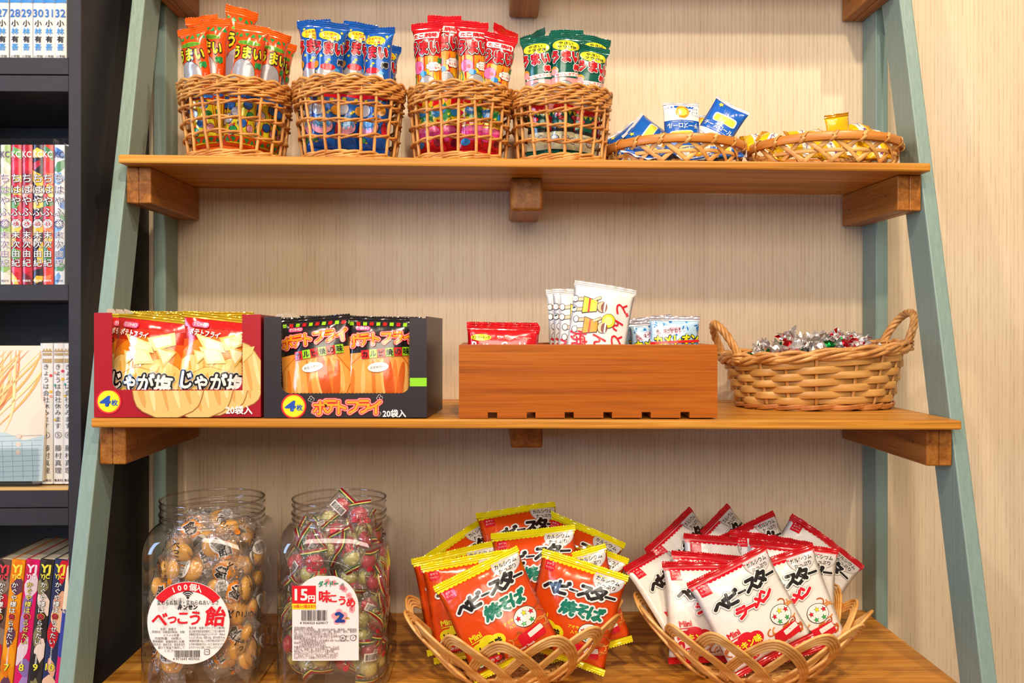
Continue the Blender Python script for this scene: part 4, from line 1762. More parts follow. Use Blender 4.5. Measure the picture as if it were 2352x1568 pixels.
def badge(a, cx, cz):
    a.ell(cx, cz, .0145, .0145, ink('#e01828'), 4, n=40)
    a.ell(cx, cz, .0126, .0126, ink('#f6e61c'), 5, n=40)
    a.ell(cx, cz, .0120, .0120, ink('#e0a818'), 6, n=40)
    a.ell(cx, cz, .0117, .0117, ink('#f6e61c'), 7, n=40)
    a.text('4', cx - .0035, cz + .0003, .0160, [(ink('#1450b4'), .05)], 9, w=.0105, shear=.15)
    a.text('枚', cx + .0068, cz - .0015, .0075, [(ink('#1450b4'), .03)], 9)


RED = ink('#a80a20', .35)
DARK = ink('#2a222a', .35)
# the dark red box
W1 = at(600, 950, -0.2835).x - at(216, 950, -0.2835).x
H1 = .122
ap = Art()
X1 = lambda px: at(px, 900, -0.2835).x - (at(600, 950, -0.2835).x + at(216, 950, -0.2835).x) / 2
Zq = lambda py: at(400, py, -0.2835).z - (max(shelf_z(2, -.5), 0 + shelf_z(2, -.5)) + .0006)
for i, (px, py, rr) in enumerate(((540, 880, .034), (500, 885, .037), (460, 890, .040), (388, 885, .043))):
    chip(ap, X1(px), Zq(py), rr, rr * .93, 1 + 3 * i, .2, seed=i + 3)
badge(ap, X1(251), Zq(921))
ap.text('20袋入', X1(551), Zq(941), .0105, [(ink('#f6f2ee'), .03)], 15, w=.030)
sp = Art()
chip(sp, X1(540), Zq(858), .034, .038, 1, .2, seed=8)
sp.poly([(X1(556), Zq(800)), (X1(586), Zq(795)), (X1(580), Zq(812)), (X1(556), Zq(835))], ink('#eec878'), 6)
display_box('dark red card snack box with torn-open window on the middle shelf', 216, 599, 718, 958, 0.100, (257, 556, 895), RED, {'apron': ap, 'strip': sp}, 0.0, .118)
# the black box
ap = Art()
xm = (at(606, 950, -0.2835).x + at(980, 950, -0.2835).x) / 2
X2 = lambda px: at(px, 900, -0.2835).x - xm
badge(ap, X2(675), Zq(931))
YO, RO, WO = ink('#f6a21c'), ink('#d81820'), ink('#f4efe8')
for i, (ch, dz, s) in enumerate(zip('ポテトフライ', (0, .001, 0, .0, .001, 0), (.0185,) * 6)):
    ap.text(ch, X2(736 + 25 * i), Zq(934) + dz, s, [(RO, .16), (WO, .115), (RO, .09), (YO, .035)], 6, w=None)
for px, py in ((715, 915), (722, 945), (872, 912), (868, 948)):
    for k in range(4):
        ap.ell(X2(px) + .002 * math.cos(k * 1.7), Zq(py) + .002 * math.sin(k * 1.7), .0018, .0018, WO, 3, n=10)
        ap.ell(X2(px) + .002 * math.cos(k * 1.7), Zq(py) + .002 * math.sin(k * 1.7), .0014, .0014, DARK, 4, n=10)
ap.text('20袋入', X2(906), Zq(948), .0095, [(ink('#f6f2ee'), .03)], 8, w=.0265)
sp = Art()
sp.rect(X2(960), Zq(876), X2(980) - X2(940) + .004, .0098, ink('#8fd81c'), 2)
bx2, xc2, z02, w2, top2 = display_box('black card snack box with torn-open window beside the dark red box', 606, 980, 727, 963, 0.100, (646, 940, 903), DARK, {'apron': ap, 'strip': sp}, 0.0125, .117)


# ---- potato packets standing in the boxes
PTW, PTH, PTS, = 0.086, 0.100, 0.0075


def potato_art_red():
    a = Art()
    h = PTH
    f = lambda c: film(c, .2, 0, .8, .25)
    W, K = f('#f4efe8'), f('#1a1818')
    a.rect(0, h * .52, .1, h * .45, f('#e05a10'), 0)
    a.ell(0, h * .35, .05, .045, f('#eb8a1c'), 1)
    a.rect(0, h * .95, .1, .012, f('#c81418'), 1)
    for i, (x, z, rx, rz, rot) in enumerate(((-.022, .030, .03, .028, .2), (.020, .026, .028, .030, -.2), (0, .018, .034, .026, 0))):
        chip(a, x, z, rx, rz, 2 + 3 * i, rot, ('#e0a648', '#f2cc74', '#f8dfa0'), f, '#c47c2c', i)
    for pts, c in (([(-.028, .082), (-.012, .062), (.012, .062), (.006, .073)], '#f4dc88'), ([(-.020, .066), (.004, .066), (.014, .050), (-.008, .047)], '#f8e4a0'), ([(.002, .078), (.030, .088), (.034, .074), (.012, .064)], '#f0c860'), ([(.012, .070), (.036, .066), (.024, .046)], '#eebc58'), ([(-.026, .062), (-.006, .060), (-.020, .046)], '#f6d880')):
        a.poly(pts, f(c), 12)
        cx = sum(p[0] for p in pts) / len(pts)
        cz = sum(p[1] for p in pts) / len(pts)
        a.poly([(cx + (x - cx) * .7, cz + (z - cz) * .7) for x, z in pts], f('#fbeebc'), 13)
    a.rect(-.022, h - .0085, .020, .0062, f('#f0689a'), 14, -.06, .003)
    a.text('TOHO', -.022, h - .0085, .0048, [(W, .02)], 16, w=.016, rot=-.06)
    a.text('ポテトフライ', -.016, h - .0180, .0078, [(f('#c02018'), .08), (W, .035)], 16, w=.036, rot=-.08)
    a.text('じゃが塩', 0, h * .27, .0220, [(W, .16), (K, .14), (W, .035)], 18, w=.072)
    a.text('あっさり', 0, h * .085, .0120, [(K, .14), (f('#f4e020'), .04)], 18, w=.045)
    return a


def potato_art_black():
    a = Art()
    h = PTH
    f = lambda c: film(c, .2, 0, .8, .25)
    W, K, O, R, G = f('#f4efe8'), f('#1c181c'), f('#f6a21c'), f('#d81820'), f('#9ad420')
    for i in range(12):
        a.rect(-.044 + .008 * i, h - .002, .0046, .006, (R, G)[i % 2], 2)
    a.rect(-.022, h - .0085, .018, .0052, f('#e0488a'), 4, 0, .0025)
    a.text('TOHO', -.022, h - .0085, .0042, [(W, .02)], 6, w=.015)
    a.poly([(-.05, .060), (.05, .070), (.05, 0), (-.05, 0)], f('#f09a3c'), 0)
    chip(a, 0, .030, .043, .036, 1, .1, ('#e07a28', '#f0a248', '#f8bc6c'), f, '#d06020', 4)
    a.ell(.012, .030, .006, .032, f('#d8581c'), 5, .15)
    a.ell(.026, .028, .004, .026, f('#dc6420'), 5, -.1)
    for i, ch in enumerate('ポテトフライ'):
        a.text(ch, -.0325 + .0132 * i, h - .0235 + .0012 * i, .0160, [(R, .17), (W, .12), (R, .09), (O, .035)], 8, rot=.09)
    for i, ch in enumerate('カルビ焼の味'):
        x, z = -.018 + .0098 * i, h - .0395 + .0011 * i
        a.rect(x, z, .0094, .0098, (R, G)[i % 2], 12, .09)
        a.text(ch, x, z, .0082, [(K, .03)], 14, rot=.09)
    a.ell(-.0015, .046, .0125, .0056, W, 12, .12)
    a.text('おかわりー!', -.0015, .046, .0036, [(K, .0)], 14, w=.019, rot=.12)
    a.ell(.0, .003, .030, .007, W, 10)
    a.ell(.0, .003, .026, .005, f('#e8c828'), 11)
    return a


kinds = {}
for nm, base, sl, artf in (('red', '#cf2a12', '#c8a820', potato_art_red), ('black', '#1e1a1e', '#2a2428', potato_art_black)):
    protos = []
    for v in range(2):
        P = Pack(PTW, PTH, 0.026, 0.05, 0.0, 0.35, 0.7, 0.003, 71 + v * 5 + len(nm), 0.002)
        protos.append(build_pack('potato_snack_packet', P, film(base, .2, 0, .8, .25), film(sl, .2, .3, .6, .15), PTS, artf(), (18, 18), teeth=26, zig=.001, rows=5))
    kinds[nm] = Kind(protos)


def potato(nm, px, py_top, Y, roll, yaw, label, v, lean=-6):
    T = at(px, py_top, Y)
    xa = shelf_z(2, T.x) + .0035
    H = PTH + 2 * PTS
    M = Matrix.Translation(T) @ Matrix.Rotation(math.radians(yaw), 4, 'Z') @ Matrix.Rotation(math.radians(lean), 4, 'X') @ Matrix.Rotation(math.radians(roll), 4, 'Y') @ Matrix.Translation((0, 0, -(PTH + PTS)))
    low = M @ Vector((0, 0, -PTS))
    if low.z < xa + .001:
        M = Matrix.Translation((0, 0, xa + .001 - low.z)) @ M
    kinds[nm].spawn(M, label, v, f'{nm} potato snack packets in a card box', 'snack packet')


potato('red', 356, 722, -.258, 6, -3, 'red and orange potato snack packet, front left in the dark red box', 0)
potato('red', 512, 722, -.254, 6, 5, 'red and orange potato snack packet, front right in the dark red box', 1)
potato('red', 330, 716, -.232, 1, 0, 'red potato snack packet right behind the front left one, only its gold seal showing', 1)
potato('red', 500, 716, -.230, -1, 0, 'red potato snack packet right behind the front right one, only its gold seal showing', 0)
potato('red', 345, 714, -.208, 0, 0, 'red potato snack packet at the rear left of the dark red box', 0)
potato('red', 500, 715, -.208, 1, 0, 'red potato snack packet at the rear right of the dark red box', 1)
potato('black', 722, 728, -.258, -4, -3, 'black striped potato snack packet, front left in the black box', 0)
potato('black', 878, 734, -.254, 2, 4, 'black striped potato snack packet, front right in the black box', 1)
potato('black', 730, 724, -.232, 0, 0, 'black potato snack packet right behind the front left one, only its seal showing', 1)
potato('black', 885, 727, -.230, 1, 0, 'black potato snack packet right behind the front right one, only its seal showing', 0)
potato('black', 740, 724, -.208, 0, 0, 'black potato snack packet at the rear left of the black box', 0)
potato('black', 890, 727, -.208, 1, 0, 'black potato snack packet at the rear right of the black box', 1)
for k in kinds.values():
    k.done()

# ---- wooden crate
M_CRATE = wood('crate_wood', '#964604', '#b05a0a', '#bf6a16', 'x', 0.8, 0.4, 0.15)
CA, CB = at(1054, 957, -0.2815), at(1648, 957, -0.2815)
cz0 = max(shelf_z(2, CA.x), shelf_z(2, CB.x)) + .0005
cw = CB.x - CA.x
chh = at(1300, 791, -0.2815).z - cz0
crate = thing('wooden_crate', 'orange-brown wooden crate with notched lower edge holding three kinds of snacks', 'crate', ((CA.x + CB.x) / 2, -0.2815, cz0))
CD = 0.125
th = 0.0085
nx = [at(x, 950, -0.2815).x - (CA.x + CB.x) / 2 for x in (1120.5, 1142, 1210, 1230, 1297, 1318, 1386, 1406, 1474, 1495, 1563, 1584)]
nh = 0.0068
pts = [(-cw / 2, 0)]
for i in range(0, 12, 2):
    pts += [(nx[i], 0), (nx[i], nh), (nx[i + 1], nh), (nx[i + 1], 0)]
pts += [(cw / 2, 0), (cw / 2, chh), (-cw / 2, chh)]
for y0, nm in ((0.0, 'front_board'), (CD - th, 'back_board')):
    bm = bmesh.new()
    add_prism(bm, pts, y0, y0 + th)
    bm.normal_update()
    bmesh.ops.bevel(bm, geom=[e for e in bm.edges if all(v.co.z > chh - 1e-5 for v in e.verts)], offset=.0008, segments=2, affect='EDGES')
    bmesh.ops.triangulate(bm, faces=[f for f in bm.faces if len(f.verts) > 8])
    ob(nm, bm, M_CRATE, crate, smooth=False)
for sx in (-1, 1):
    bm = bmesh.new()
    a, c = sorted((sx * cw / 2, sx * (cw / 2 - th)))
    add_box(bm, a + .0001, c - .0001, th, CD - th, 0, chh - .0005, 0, .0006, 1)
    ob('end_board', bm, wood('crate_wood_end', '#964604', '#b05a0a', '#bf6a16', 'y', .8, .4, .15), crate, smooth=False)
for i in range(7):
    xs = [-cw / 2 + th] + nx + [cw / 2 - th]
    bm = bmesh.new()
    add_box(bm, xs[2 * i] + .0002, xs[2 * i + 1] - .0002, th, CD - th, 0.0003, nh, 0, .0005, 1)
    ob('base_slat', bm, wood('crate_wood_end', '', '', '', 'y'), crate, smooth=False)
crz = cz0 + nh

# ---- packets in the crate
def cookie_art():
    a = Art()
    f = lambda c: film(c, .2, .1, .8, .3)
    W, K, Y = f('#f6f1ea'), f('#1c181c'), f('#f0e01c')
    h = .058
    a.ell(-.027, h - .0095, .0125, .0038, Y, 2)
    a.text('ミスターイトウ', -.027, h - .0095, .0037, [(K, .03)], 4, w=.021)
    a.text('おいしいクッキーのロングセラー', .014, h - .0095, .0034, [(f('#f0c8b8'), .01)], 4, w=.040)
    a.text('Butter Cookies', 0, h - .0195, .0150, [(f('#8a0810'), .06), (W, .02)], 4, w=.075)
    return a


def don_art():
    a = Art()
    R = film('#d8142c', .4, 0, .2, .2)
    K = film('#201c1e', .4, 0, .2, .2)
    h = .105
    # brush lettering turned sideways, as the bag stands on its side
    for ch, x, z, s in (('ど', .0245, h - .0215, .0180), ('ん', .0215, h - .0395, .0170), ('ど', .0240, h - .0590, .0180), ('ん', .0020, h - .0620, .0190), ('焼', -.0235, h - .0630, .0210)):
        a.text(ch, x, z, s, [(R, .02)], 4, rot=-1.35, shear=.1)
    # two drummers in happi coats, lying sideways in plain shapes
    y, o, sk = film('#f2d828', .4, 0, .2, .2), film('#f0a020', .4, 0, .2, .2), film('#f6c8a0', .4, 0, .2, .2)
    for cx, cz, coat in ((-.013, h - .022, y), (-.009, h - .046, o)):
        for dz in (-.006, .006):
            a.rect(cx - .0150, cz + dz, .012, .0050, K, 2, .15, .002)
            a.rect(cx - .0150, cz + dz, .0108, .0038, sk, 3, .15, .0018)
            a.ell(cx - .0215, cz + dz, .0035, .0042, K, 4, n=14)
            a.ell(cx - .0215, cz + dz, .0028, .0035, film('#f4f0ea', .4, 0, .2, .2), 5, n=14)
        a.poly([(cx - .012, cz - .0105), (cx + .006, cz - .0065), (cx + .006, cz + .0065), (cx - .012, cz + .0105)], K, 4)
        a.poly([(cx - .0113, cz - .0094), (cx + .0053, cz - .0057), (cx + .0053, cz + .0057), (cx - .0113, cz + .0094)], coat, 5)
        a.rect(cx - .004, cz, .0022, .0165, film('#c8402c', .4, 0, .2, .2), 6)
        a.rect(cx + .004, cz + .0085, .012, .0036, K, 4, .5, .0015)
        a.rect(cx + .004, cz + .0085, .0110, .0026, sk, 5, .5, .0012)
        a.ell(cx + .0115, cz, .0066, .0066, K, 6, n=20)
        a.ell(cx + .0115, cz, .0060, .0060, sk, 7, n=20)
        a.ell(cx + .0140, cz, .0040, .0058, film('#7a3018', .4, 0, .2, .2), 8, n=16)
        a.rect(cx + .0150, cz, .0020, .0112, film('#f4f0ea', .4, 0, .2, .2), 9)
    a.ell(.009, h - .037, .0086, .0086, K, 5, n=24)
    a.ell(.009, h - .037, .0080, .0080, y, 6, n=24)
    a.ell(.009, h - .037, .0052, .0052, film('#f6ec88', .4, 0, .2, .2), 7, n=24)
    return a


def gum_art():
    a = Art()
    f = lambda c: film(c, .18, .15, .8, .4)
    W, K, Y, R = f('#f2f2f4'), f('#161618'), f('#f2e61c'), f('#e02020')
    h = .062
    rnd = random.Random(2)
    for i in range(70):
        a.ell(rnd.uniform(-.034, .034), h - rnd.uniform(.001, .034), .0009, .0024, f(('#2a90d8', '#1878c8', '#f2f4f8')[i % 3]), 1, rnd.uniform(0, 3), 10)
    a.rect(-.008, h - .0125, .030, .0082, f('#f0a4b8'), 3, .09, .002)
    a.text('色、味がかわる', -.008, h - .0125, .0062, [(K, .02)], 5, w=.030, rot=.09)
    a.text('カメレオン', .002, h - .0225, .0125, [(K, .12), (Y, .05)], 5, w=.053, rot=.07)
    a.poly([(-.034, h - .026), (.034, h - .0215), (.034, h - .0245), (-.034, h - .0290)], R, 8)
    a.rect(0, h - .045, .07, .03, f('#1c5cc0'), 2)
    return a


cook = []
for v in range(2):
    P = Pack(.0865, .058, .016, .04, 0, .35, .7, .002, 90 + v, .0018)
    cook.append(build_pack('cookie_packet', P, film('#d40c18', .2, .1, .8, .3), film('#d40c18', .22, .1, .7, .2), .006, cookie_art(), (16, 12), teeth=34, zig=.0009, rows=6))
cook = Kind(cook)
don = []
for v in range(2):
    P = Pack(.0745, .105, .018, .06, 0, .3, .7, .003, 95 + v * 3, .002)
    don.append(build_pack('rice_cracker_packet', P, film('#ece8e4', .4, 0, .2, .2), film('#e4e0de', .35, .1, .3, .15), .0065, don_art(), (16, 18), teeth=40, zig=.0006, rows=6))
don = Kind(don)
gum = []
for v in range(2):
    P = Pack(.0595, .062, .014, .04, 0, .3, .7, .0015, 99 + v, .0016)
    gum.append(build_pack('gum_packet', P, film('#b8d8f0', .18, .15, .8, .4), film('#c8c4cc', .22, .4, .6, .2), .006, gum_art(), (14, 12), teeth=22, zig=.0007, rows=4))
gum = Kind(gum)


def crate_pack(kind, tl, tr, Y, h, w, seal, label, group, v=0, roll=None, yaw=0, lean=-3):
    M = pose(tl, tr, Y, h, w, lean, yaw, roll, 1, seal)
    low = M @ Vector((0, 0, -seal))
    if low.z < crz + .001:
        M = Matrix.Translation((0, 0, 0)) @ M
    kind.spawn(M, label, v, group, 'snack packet')


g = 'red cookie packets in the crate'
crate_pack(cook, (1069, 744), (1244, 748), -.262, .058, .0865, .006, 'red cookie packet at the front of the crate with yellow oval print', g, 0, None, 0)
crate_pack(cook, (1074, 740), (1236, 743), -.245, .058, .0865, .006, 'red cookie packet second from the front in the crate', g, 1, None, 0)
crate_pack(cook, (1078, 738), (1230, 740), -.228, .058, .0865, .006, 'red cookie packet at the back of its row in the crate', g, 0, None, 3)
g = 'white rice cracker packets in the crate'
crate_pack(don, (1317, 641), (1466, 666), -.258, .105, .0745, .0065, 'white rice cracker packet with red brush lettering, nearest in the crate', g, 0, None, 0, -5)
crate_pack(don, (1282, 662), (1428, 672), -.240, .105, .0745, .0065, 'white rice cracker packet right behind the nearest one', g, 1, None, 6, -4)
crate_pack(don, (1268, 662), (1408, 664), -.224, .105, .0745, .0065, 'white rice cracker packet third from the front in the crate', g, 0, None, 4, -3)
crate_pack(don, (1254, 664), (1390, 660), -.208, .105, .0745, .0065, 'white rice cracker packet at the back of its row in the crate', g, 1, None, 2, -2)
g = 'blue speckled gum packets in the crate'
crate_pack(gum, (1490, 724), (1608, 726), -.262, .062, .0595, .006, 'blue speckled gum packet nearest in the crate with silver top edge', g, 0, None, 0)
crate_pack(gum, (1446, 738), (1556, 731), -.246, .062, .0595, .006, 'blue speckled gum packet partly behind the nearest one', g, 1, None, -6)
crate_pack(gum, (1436, 733), (1532, 722), -.230, .062, .0595, .006, 'blue speckled gum packet at the back beside the white crackers', g, 0, None, -4)
for k in (cook, don, gum):
    k.done()

# ---- oval wicker basket with two handles
M_CHIPW = cane('wicker_chip_strip', '#b07a38', '#d2a05a', 0.45, (18, 18, 160))
M_WCORE = cane('wicker_rod', '#b4763a', '#dca662', 0.42, (60, 60, 60))
M_WDARK = cane('wicker_base_rod', '#a05c28', '#c88446', 0.42, (60, 60, 60))
WX = at(1868, 900, -0.115).x
WY = -0.115
wz0 = shelf_z(2, WX + .1) + .0012
wick = thing('wicker_basket', 'oval wicker basket with two rope handles full of foil sweets', 'basket', (WX, WY, wz0), math.radians(4))
WH = 0.0755
AX, AY = 0.0985, 0.062


def oval(t, f, extra=0.0):
    """point on the basket wall at angle t and height fraction f"""
    k = 1 + 0.20 * f ** .8
    ax, ay = AX * k + extra, AY * k + extra
    c, s = math.cos(t), math.sin(t)
    e = 2 / 2.4
    return Vector((ax * math.copysign(abs(c) ** e, c), ay * math.copysign(abs(s) ** e, s), 0))


def lift(p, f):
    return f * WH * (1 + .10 * p.x / AX)


NS = 18


def oval_ring(f, extra, n=168, alt=0.0, ph=0.0, zw=0.0, zoff=0.0):
    pts, nr = [], []
    for i in range(n):
        t = 2 * PI * i / n
        p = oval(t, f, extra + alt * math.cos(NS / 2 * t + ph))
        q = oval(t + .01, f)
        tan = (q - oval(t - .01, f)).normalized()
        p.z = lift(p, f) + zoff + zw * math.sin(NS / 2 * t + ph)
        pts.append(p)
        nr.append(Vector((tan.y, -tan.x, 0)))
    return pts, nr


for i in range(NS):
    t = 2 * PI * (i) / NS
    pts, nr = [], []
    for j in range(8):
        f = .02 + .94 * j / 7
        p = oval(t, f)
        q = (oval(t + .01, f) - oval(t - .01, f)).normalized()
        p.z = lift(p, f)
        pts.append(p)
        nr.append(Vector((q.y, -q.x, 0)))
    bm = bmesh.new()
    add_strip(bm, pts, nr, 0.0046, 0.0022)
    ob('stake', bm, M_WCORE, wick)
for i in range(7):
    f = 0.175 + 0.108 * i
    pts, nr = oval_ring(f, 0.0, alt=0.0030, ph=PI * i)
    bm = bmesh.new()
    add_strip(bm, pts, nr, 0.0099, 0.0009, True)
    ob('woven_strip', bm, M_CHIPW, wick)
bm = bmesh.new()
for i in range(6):
    pts, _ = oval_ring(.04 + .02 * (i // 2), .001, alt=.0030, ph=PI * (i % 2), zw=.0012)
    add_tube(bm, pts, .0017, 6, True)
ob('base_border', bm, M_WDARK, wick)
bm = bmesh.new()
for i in range(14):
    t0 = 2 * PI * i / 14
    pts, nr = [], []
    for j in range(9):
        u = j / 8
        t = t0 + u * 2 * PI / 14 * 1.12
        p = oval(t, 0, .001)
        p.z = .0052 - .0050 * math.sin(PI * u)
        pts.append(p)
        nr.append(Vector((p.x, p.y, 0)).normalized())
    add_strip(bm, pts, nr, .0048, .0010)
ob('foot_scallop', bm, M_CHIPW, wick)
bm = bmesh.new()
for i in range(9):
    k = .1 + .1 * i
    pts = [Vector((oval(2 * PI * j / 60, 0).x * k, oval(2 * PI * j / 60, 0).y * k, .0065 + .0006 * math.sin(j * 1.5 + i * PI))) for j in range(60)]
    add_strip(bm, pts, [(0, 0, 1)] * 60, .009, .001, True)
ob('woven_base', bm, M_CHIPW, wick)
bm = bmesh.new()
for i in range(5):
    pts, _ = oval_ring(.93 + .035 * (i % 3), .0015 + .0016 * (i // 2), alt=.0026, ph=i * 1.3, zw=.0028, n=200)
    add_tube(bm, pts, .0030, 7, True)
for i in range(NS):
    t0 = 2 * PI * (i + .3) / NS
    pts = []
    for j in range(10):
        u = j / 9
        t = t0 + u * 2 * PI / NS * 2.0
        p = oval(t, 1.0, .001 + .004 * math.sin(PI * u))
        p.z = lift(p, .92) + .0125 * math.sin(PI * min(1, u * 1.25) * .8) - .004 * u
        pts.append(p)
    add_tube(bm, pts, [.0030 - .0012 * abs(2 * j / 9 - 1) for j in range(10)], 7)
ob('rim', bm, M_WCORE, wick)
for sx in (-1, 1):
    bm = bmesh.new()
    ends = oval(0 if sx > 0 else PI, 1.0, -.002)
    core = []
    for j in range(41):
        u = j / 40
        ang = PI * u
        yy = -.033 * math.cos(ang) * (1 + .05 * math.sin(ang))
        hh = .053 * math.sin(ang) ** .85
        base_x = ends.x - sx * .006 * (1 - math.sin(ang))
        core.append(Vector((base_x + sx * .24 * hh + sx * .008 * math.sin(ang), yy, lift(ends, .88) + hh)))
    fr = frames(core, False)
    for s in range(4):
        pts = []
        for j, (p, (tn, a, b)) in enumerate(zip(core, fr)):
            w_ = 2 * PI * (j / 40) * 3.2 + s * PI / 2
            pts.append(p + a * (.0030 * math.cos(w_)) + b * (.0030 * math.sin(w_)))
        add_tube(bm, pts, .0027, 7)
    # lashing at both feet
    for e in (2, 38):
        p = core[e]
        for q in range(3):
            c = p + Vector((0, 0, -.006 + .004 * q))
            add_tube(bm, [c + Vector((.0068 * math.cos(2 * PI * k / 16), .0068 * math.sin(2 * PI * k / 16), .0012 * math.sin(2 * PI * k / 16 + q))) for k in range(16)], .0022, 6, True)
    ob('handle', bm, M_WCORE, wick)


# ---- foil sweets
def foil_sweet(colour, seed):
    rnd = random.Random(seed)
    root = link('foil_sweet', None)
    root.empty_display_size = .01
    bm = bmesh.new()
    add_ball(bm, (0, 0, 0), .0105, .0085, .0085, 12, 8)
    for v in bm.verts:
        v.co *= 1 + .09 * noise.noise(v.co * 320 + Vector((seed, 0, 0)))
    ob('wrapped_centre', bm, foil(colour, .28), root, smooth=False)
    for sx in (-1, 1):
        bm = bmesh.new()
        n = 14
        rows = []
        for j in range(4):
            u = j / 3
            rr = .0028 + .0090 * u ** 1.1
            row = []
            for k in range(n):
                a = 2 * PI * k / n
                q = rr * (1 + .45 * (1 if k % 2 else -1) * u * rnd.uniform(.5, 1))
                row.append(bm.verts.new((sx * (.0098 + .0120 * u + rnd.uniform(-.0018, .0018) * u), q * math.cos(a), q * .55 * math.sin(a))))
            rows.append(row)
        for A, B in zip(rows, rows[1:]):
            for k in range(n):
                f = bm.faces.new((A[k], A[(k + 1) % n], B[(k + 1) % n], B[k]))
                f.material_index = 0 if rnd.random() > .12 else 1
        ob('twisted_end', bm, [foil('#efecec', .3), foil(colour, .25)], root, smooth=False)
    return root


fs = {c: Kind([foil_sweet(h, i * 7 + 1), foil_sweet(h, i * 7 + 2)]) for i, (c, h) in enumerate((('red', '#c81424'), ('green', '#12803c'), ('silver', '#e4dede')))}
rnd = random.Random(77)
Mw = Matrix.Translation((WX, WY, wz0)) @ Matrix.Rotation(math.radians(4), 4, 'Z')
spots_ = []
for layer, (rx, ry, zz, num) in enumerate(((.088, .052, .034, 20), (.098, .058, .052, 26), (.100, .060, .067, 28), (.062, .040, .079, 12), (.026, .02, .090, 3))):
    tries = 0
    got = []
    while len(got) < num and tries < 4000:
        tries += 1
        x, y = rnd.uniform(-rx, rx), rnd.uniform(-ry, ry)
        if (x / rx) ** 2 + (y / ry) ** 2 > 1:
            continue
        if all((x - a) ** 2 + (y - b) ** 2 > (.0165 * (1 - .0015 * (tries // 100))) ** 2 for a, b in got):
            got.append((x, y))
    for x, y in got:
        spots_.append((x, y, zz + rnd.uniform(-.004, .004) + (.006 * x / .1 if layer else 0)))
for i, (x, y, z) in enumerate(spots_):
    c = rnd.choice(('red', 'green', 'silver', 'silver'))
    M = Mw @ Matrix.Translation((x, y, z)) @ Matrix.Rotation(rnd.uniform(0, 6.28), 4, 'Z') @ Matrix.Rotation(rnd.uniform(-1.0, 1.0), 4, 'Y') @ Matrix.Rotation(rnd.uniform(0, 6.28), 4, 'X')
    fs[c].spawn(M, f'{c} foil sweet with crumpled silver twist ends in the oval wicker basket', i, f'{c} foil sweets in the wicker basket', 'sweet')
for k in fs.values():
    k.done()

# ================================================================== lower shelf: jars
M_PET = clear('clear_jar_plastic', (0.975, 0.97, 0.97), 1.7, 0.04)
M_PETRIM = clear('clear_jar_plastic_thick', (0.93, 0.92, 0.93), 1.8, 0.04)
M_WRAP = clear('clear_sweet_film', (0.97, 0.965, 0.955), 1.35, 0.10, 0.06, 1.0)


def sup(t, hx, hy, e):
    c, s = math.cos(t), math.sin(t)
    return (hx * math.copysign(abs(c) ** (2 / e), c), hy * math.copysign(abs(s) ** (2 / e), s))


class JarFace:
    def __init__(self, hx, hy, e):
        self.hx, self.hy, self.e = hx, hy, e
        self.out = Vector((0, -1, 0))

    def pt(self, x, z):
        u = min(.999, abs(x) / self.hx)
        return Vector((x, -self.hy * (1 - u ** self.e) ** (1 / self.e), z))

    def __call__(self, x, z):
        p = self.pt(x, z)
        d = .0005
        t = self.pt(x + d, z) - self.pt(x - d, z)
        return p, Vector((t.y, -t.x, 0)).normalized()


def jar(label, X, Y, hx, hy, hb, H, rn, name='candy_jar'):
    t = thing(name, label, 'jar', (X, Y, Z3 + 0.0005), 0, 'clear plastic sweet jars')
    E = 6.0
    prof = [(0.0015, .93, E), (0.0, .88, E), (0.0015, .95, E), (0.006, .99, E), (0.012, 1.0, E), (hb * .5, 1.0, E), (hb, 1.0, E)]
    N = 72
    bm = bmesh.new()
    rings = []

    def add_ring(z, fx):
        rings.append([bm.verts.new((*fx(2 * PI * k / N), z)) for k in range(N)])
    for z, k, e in prof[1:]:
        add_ring(z, lambda a, k=k, e=e: sup(a, hx * k, hy * k, e))
    zs = H - .029
    for i in range(1, 11):
        u = i / 10
        z = hb + (zs - hb) * math.sin(u * PI / 2) ** 1.0
        m = (1 - math.cos(u * PI / 2)) ** 1.1
        def fx(a, m=m):
            p = sup(a, hx, hy, E)
            q = (rn * math.cos(a), rn * math.sin(a))
            return (p[0] * (1 - m) + q[0] * m, p[1] * (1 - m) + q[1] * m)
        add_ring(z, fx)
    for z, r in ((zs + .004, rn), (H - .004, rn), (H - .001, rn - .0003)):
        add_ring(z, lambda a, r=r: (r * math.cos(a), r * math.sin(a)))
    bm.faces.new(rings[0][::-1])
    for A, B in zip(rings, rings[1:]):
        for k in range(N):
            bm.faces.new((A[k], A[(k + 1) % N], B[(k + 1) % N], B[k]))
    ob('body', bm, M_PET, t)
    bm = bmesh.new()
    for z, r in ((H - .0012, .0012), (H - .0175, .0017), (zs + .005, .0010)):
        add_tube(bm, [((rn + .0002) * math.cos(2 * PI * k / 64), (rn + .0002) * math.sin(2 * PI * k / 64), z) for k in range(64)], r, 7, True)
    ob('neck_ring', bm, M_PETRIM, t)
    for s in range(2):
        bm = bmesh.new()
        pts = []
        for k in range(50):
            a = s * PI + 2.6 * k / 49
            pts.append(((rn + .0004) * math.cos(a), (rn + .0004) * math.sin(a), H - .0065 - .006 * k / 49))
        add_tube(bm, pts, [.0009 * min(1, min(k, 49 - k) / 6 + .1) for k in range(50)], 6)
        ob('screw_thread', bm, M_PETRIM, t)
    return t, JarFace(hx, hy, E)


JY = -0.232
ja, fa = jar('clear plastic jar of amber candies with round white paper sticker', at(446, 1500, -.300).x, JY, .0680, .0680, .150, .2120, .0600)
jb, fb = jar('clear plastic jar of red and green plum sweets with arched price sticker', at(756, 1500, -.300).x, JY, .0655, .0655, .152, .2120, .0555)


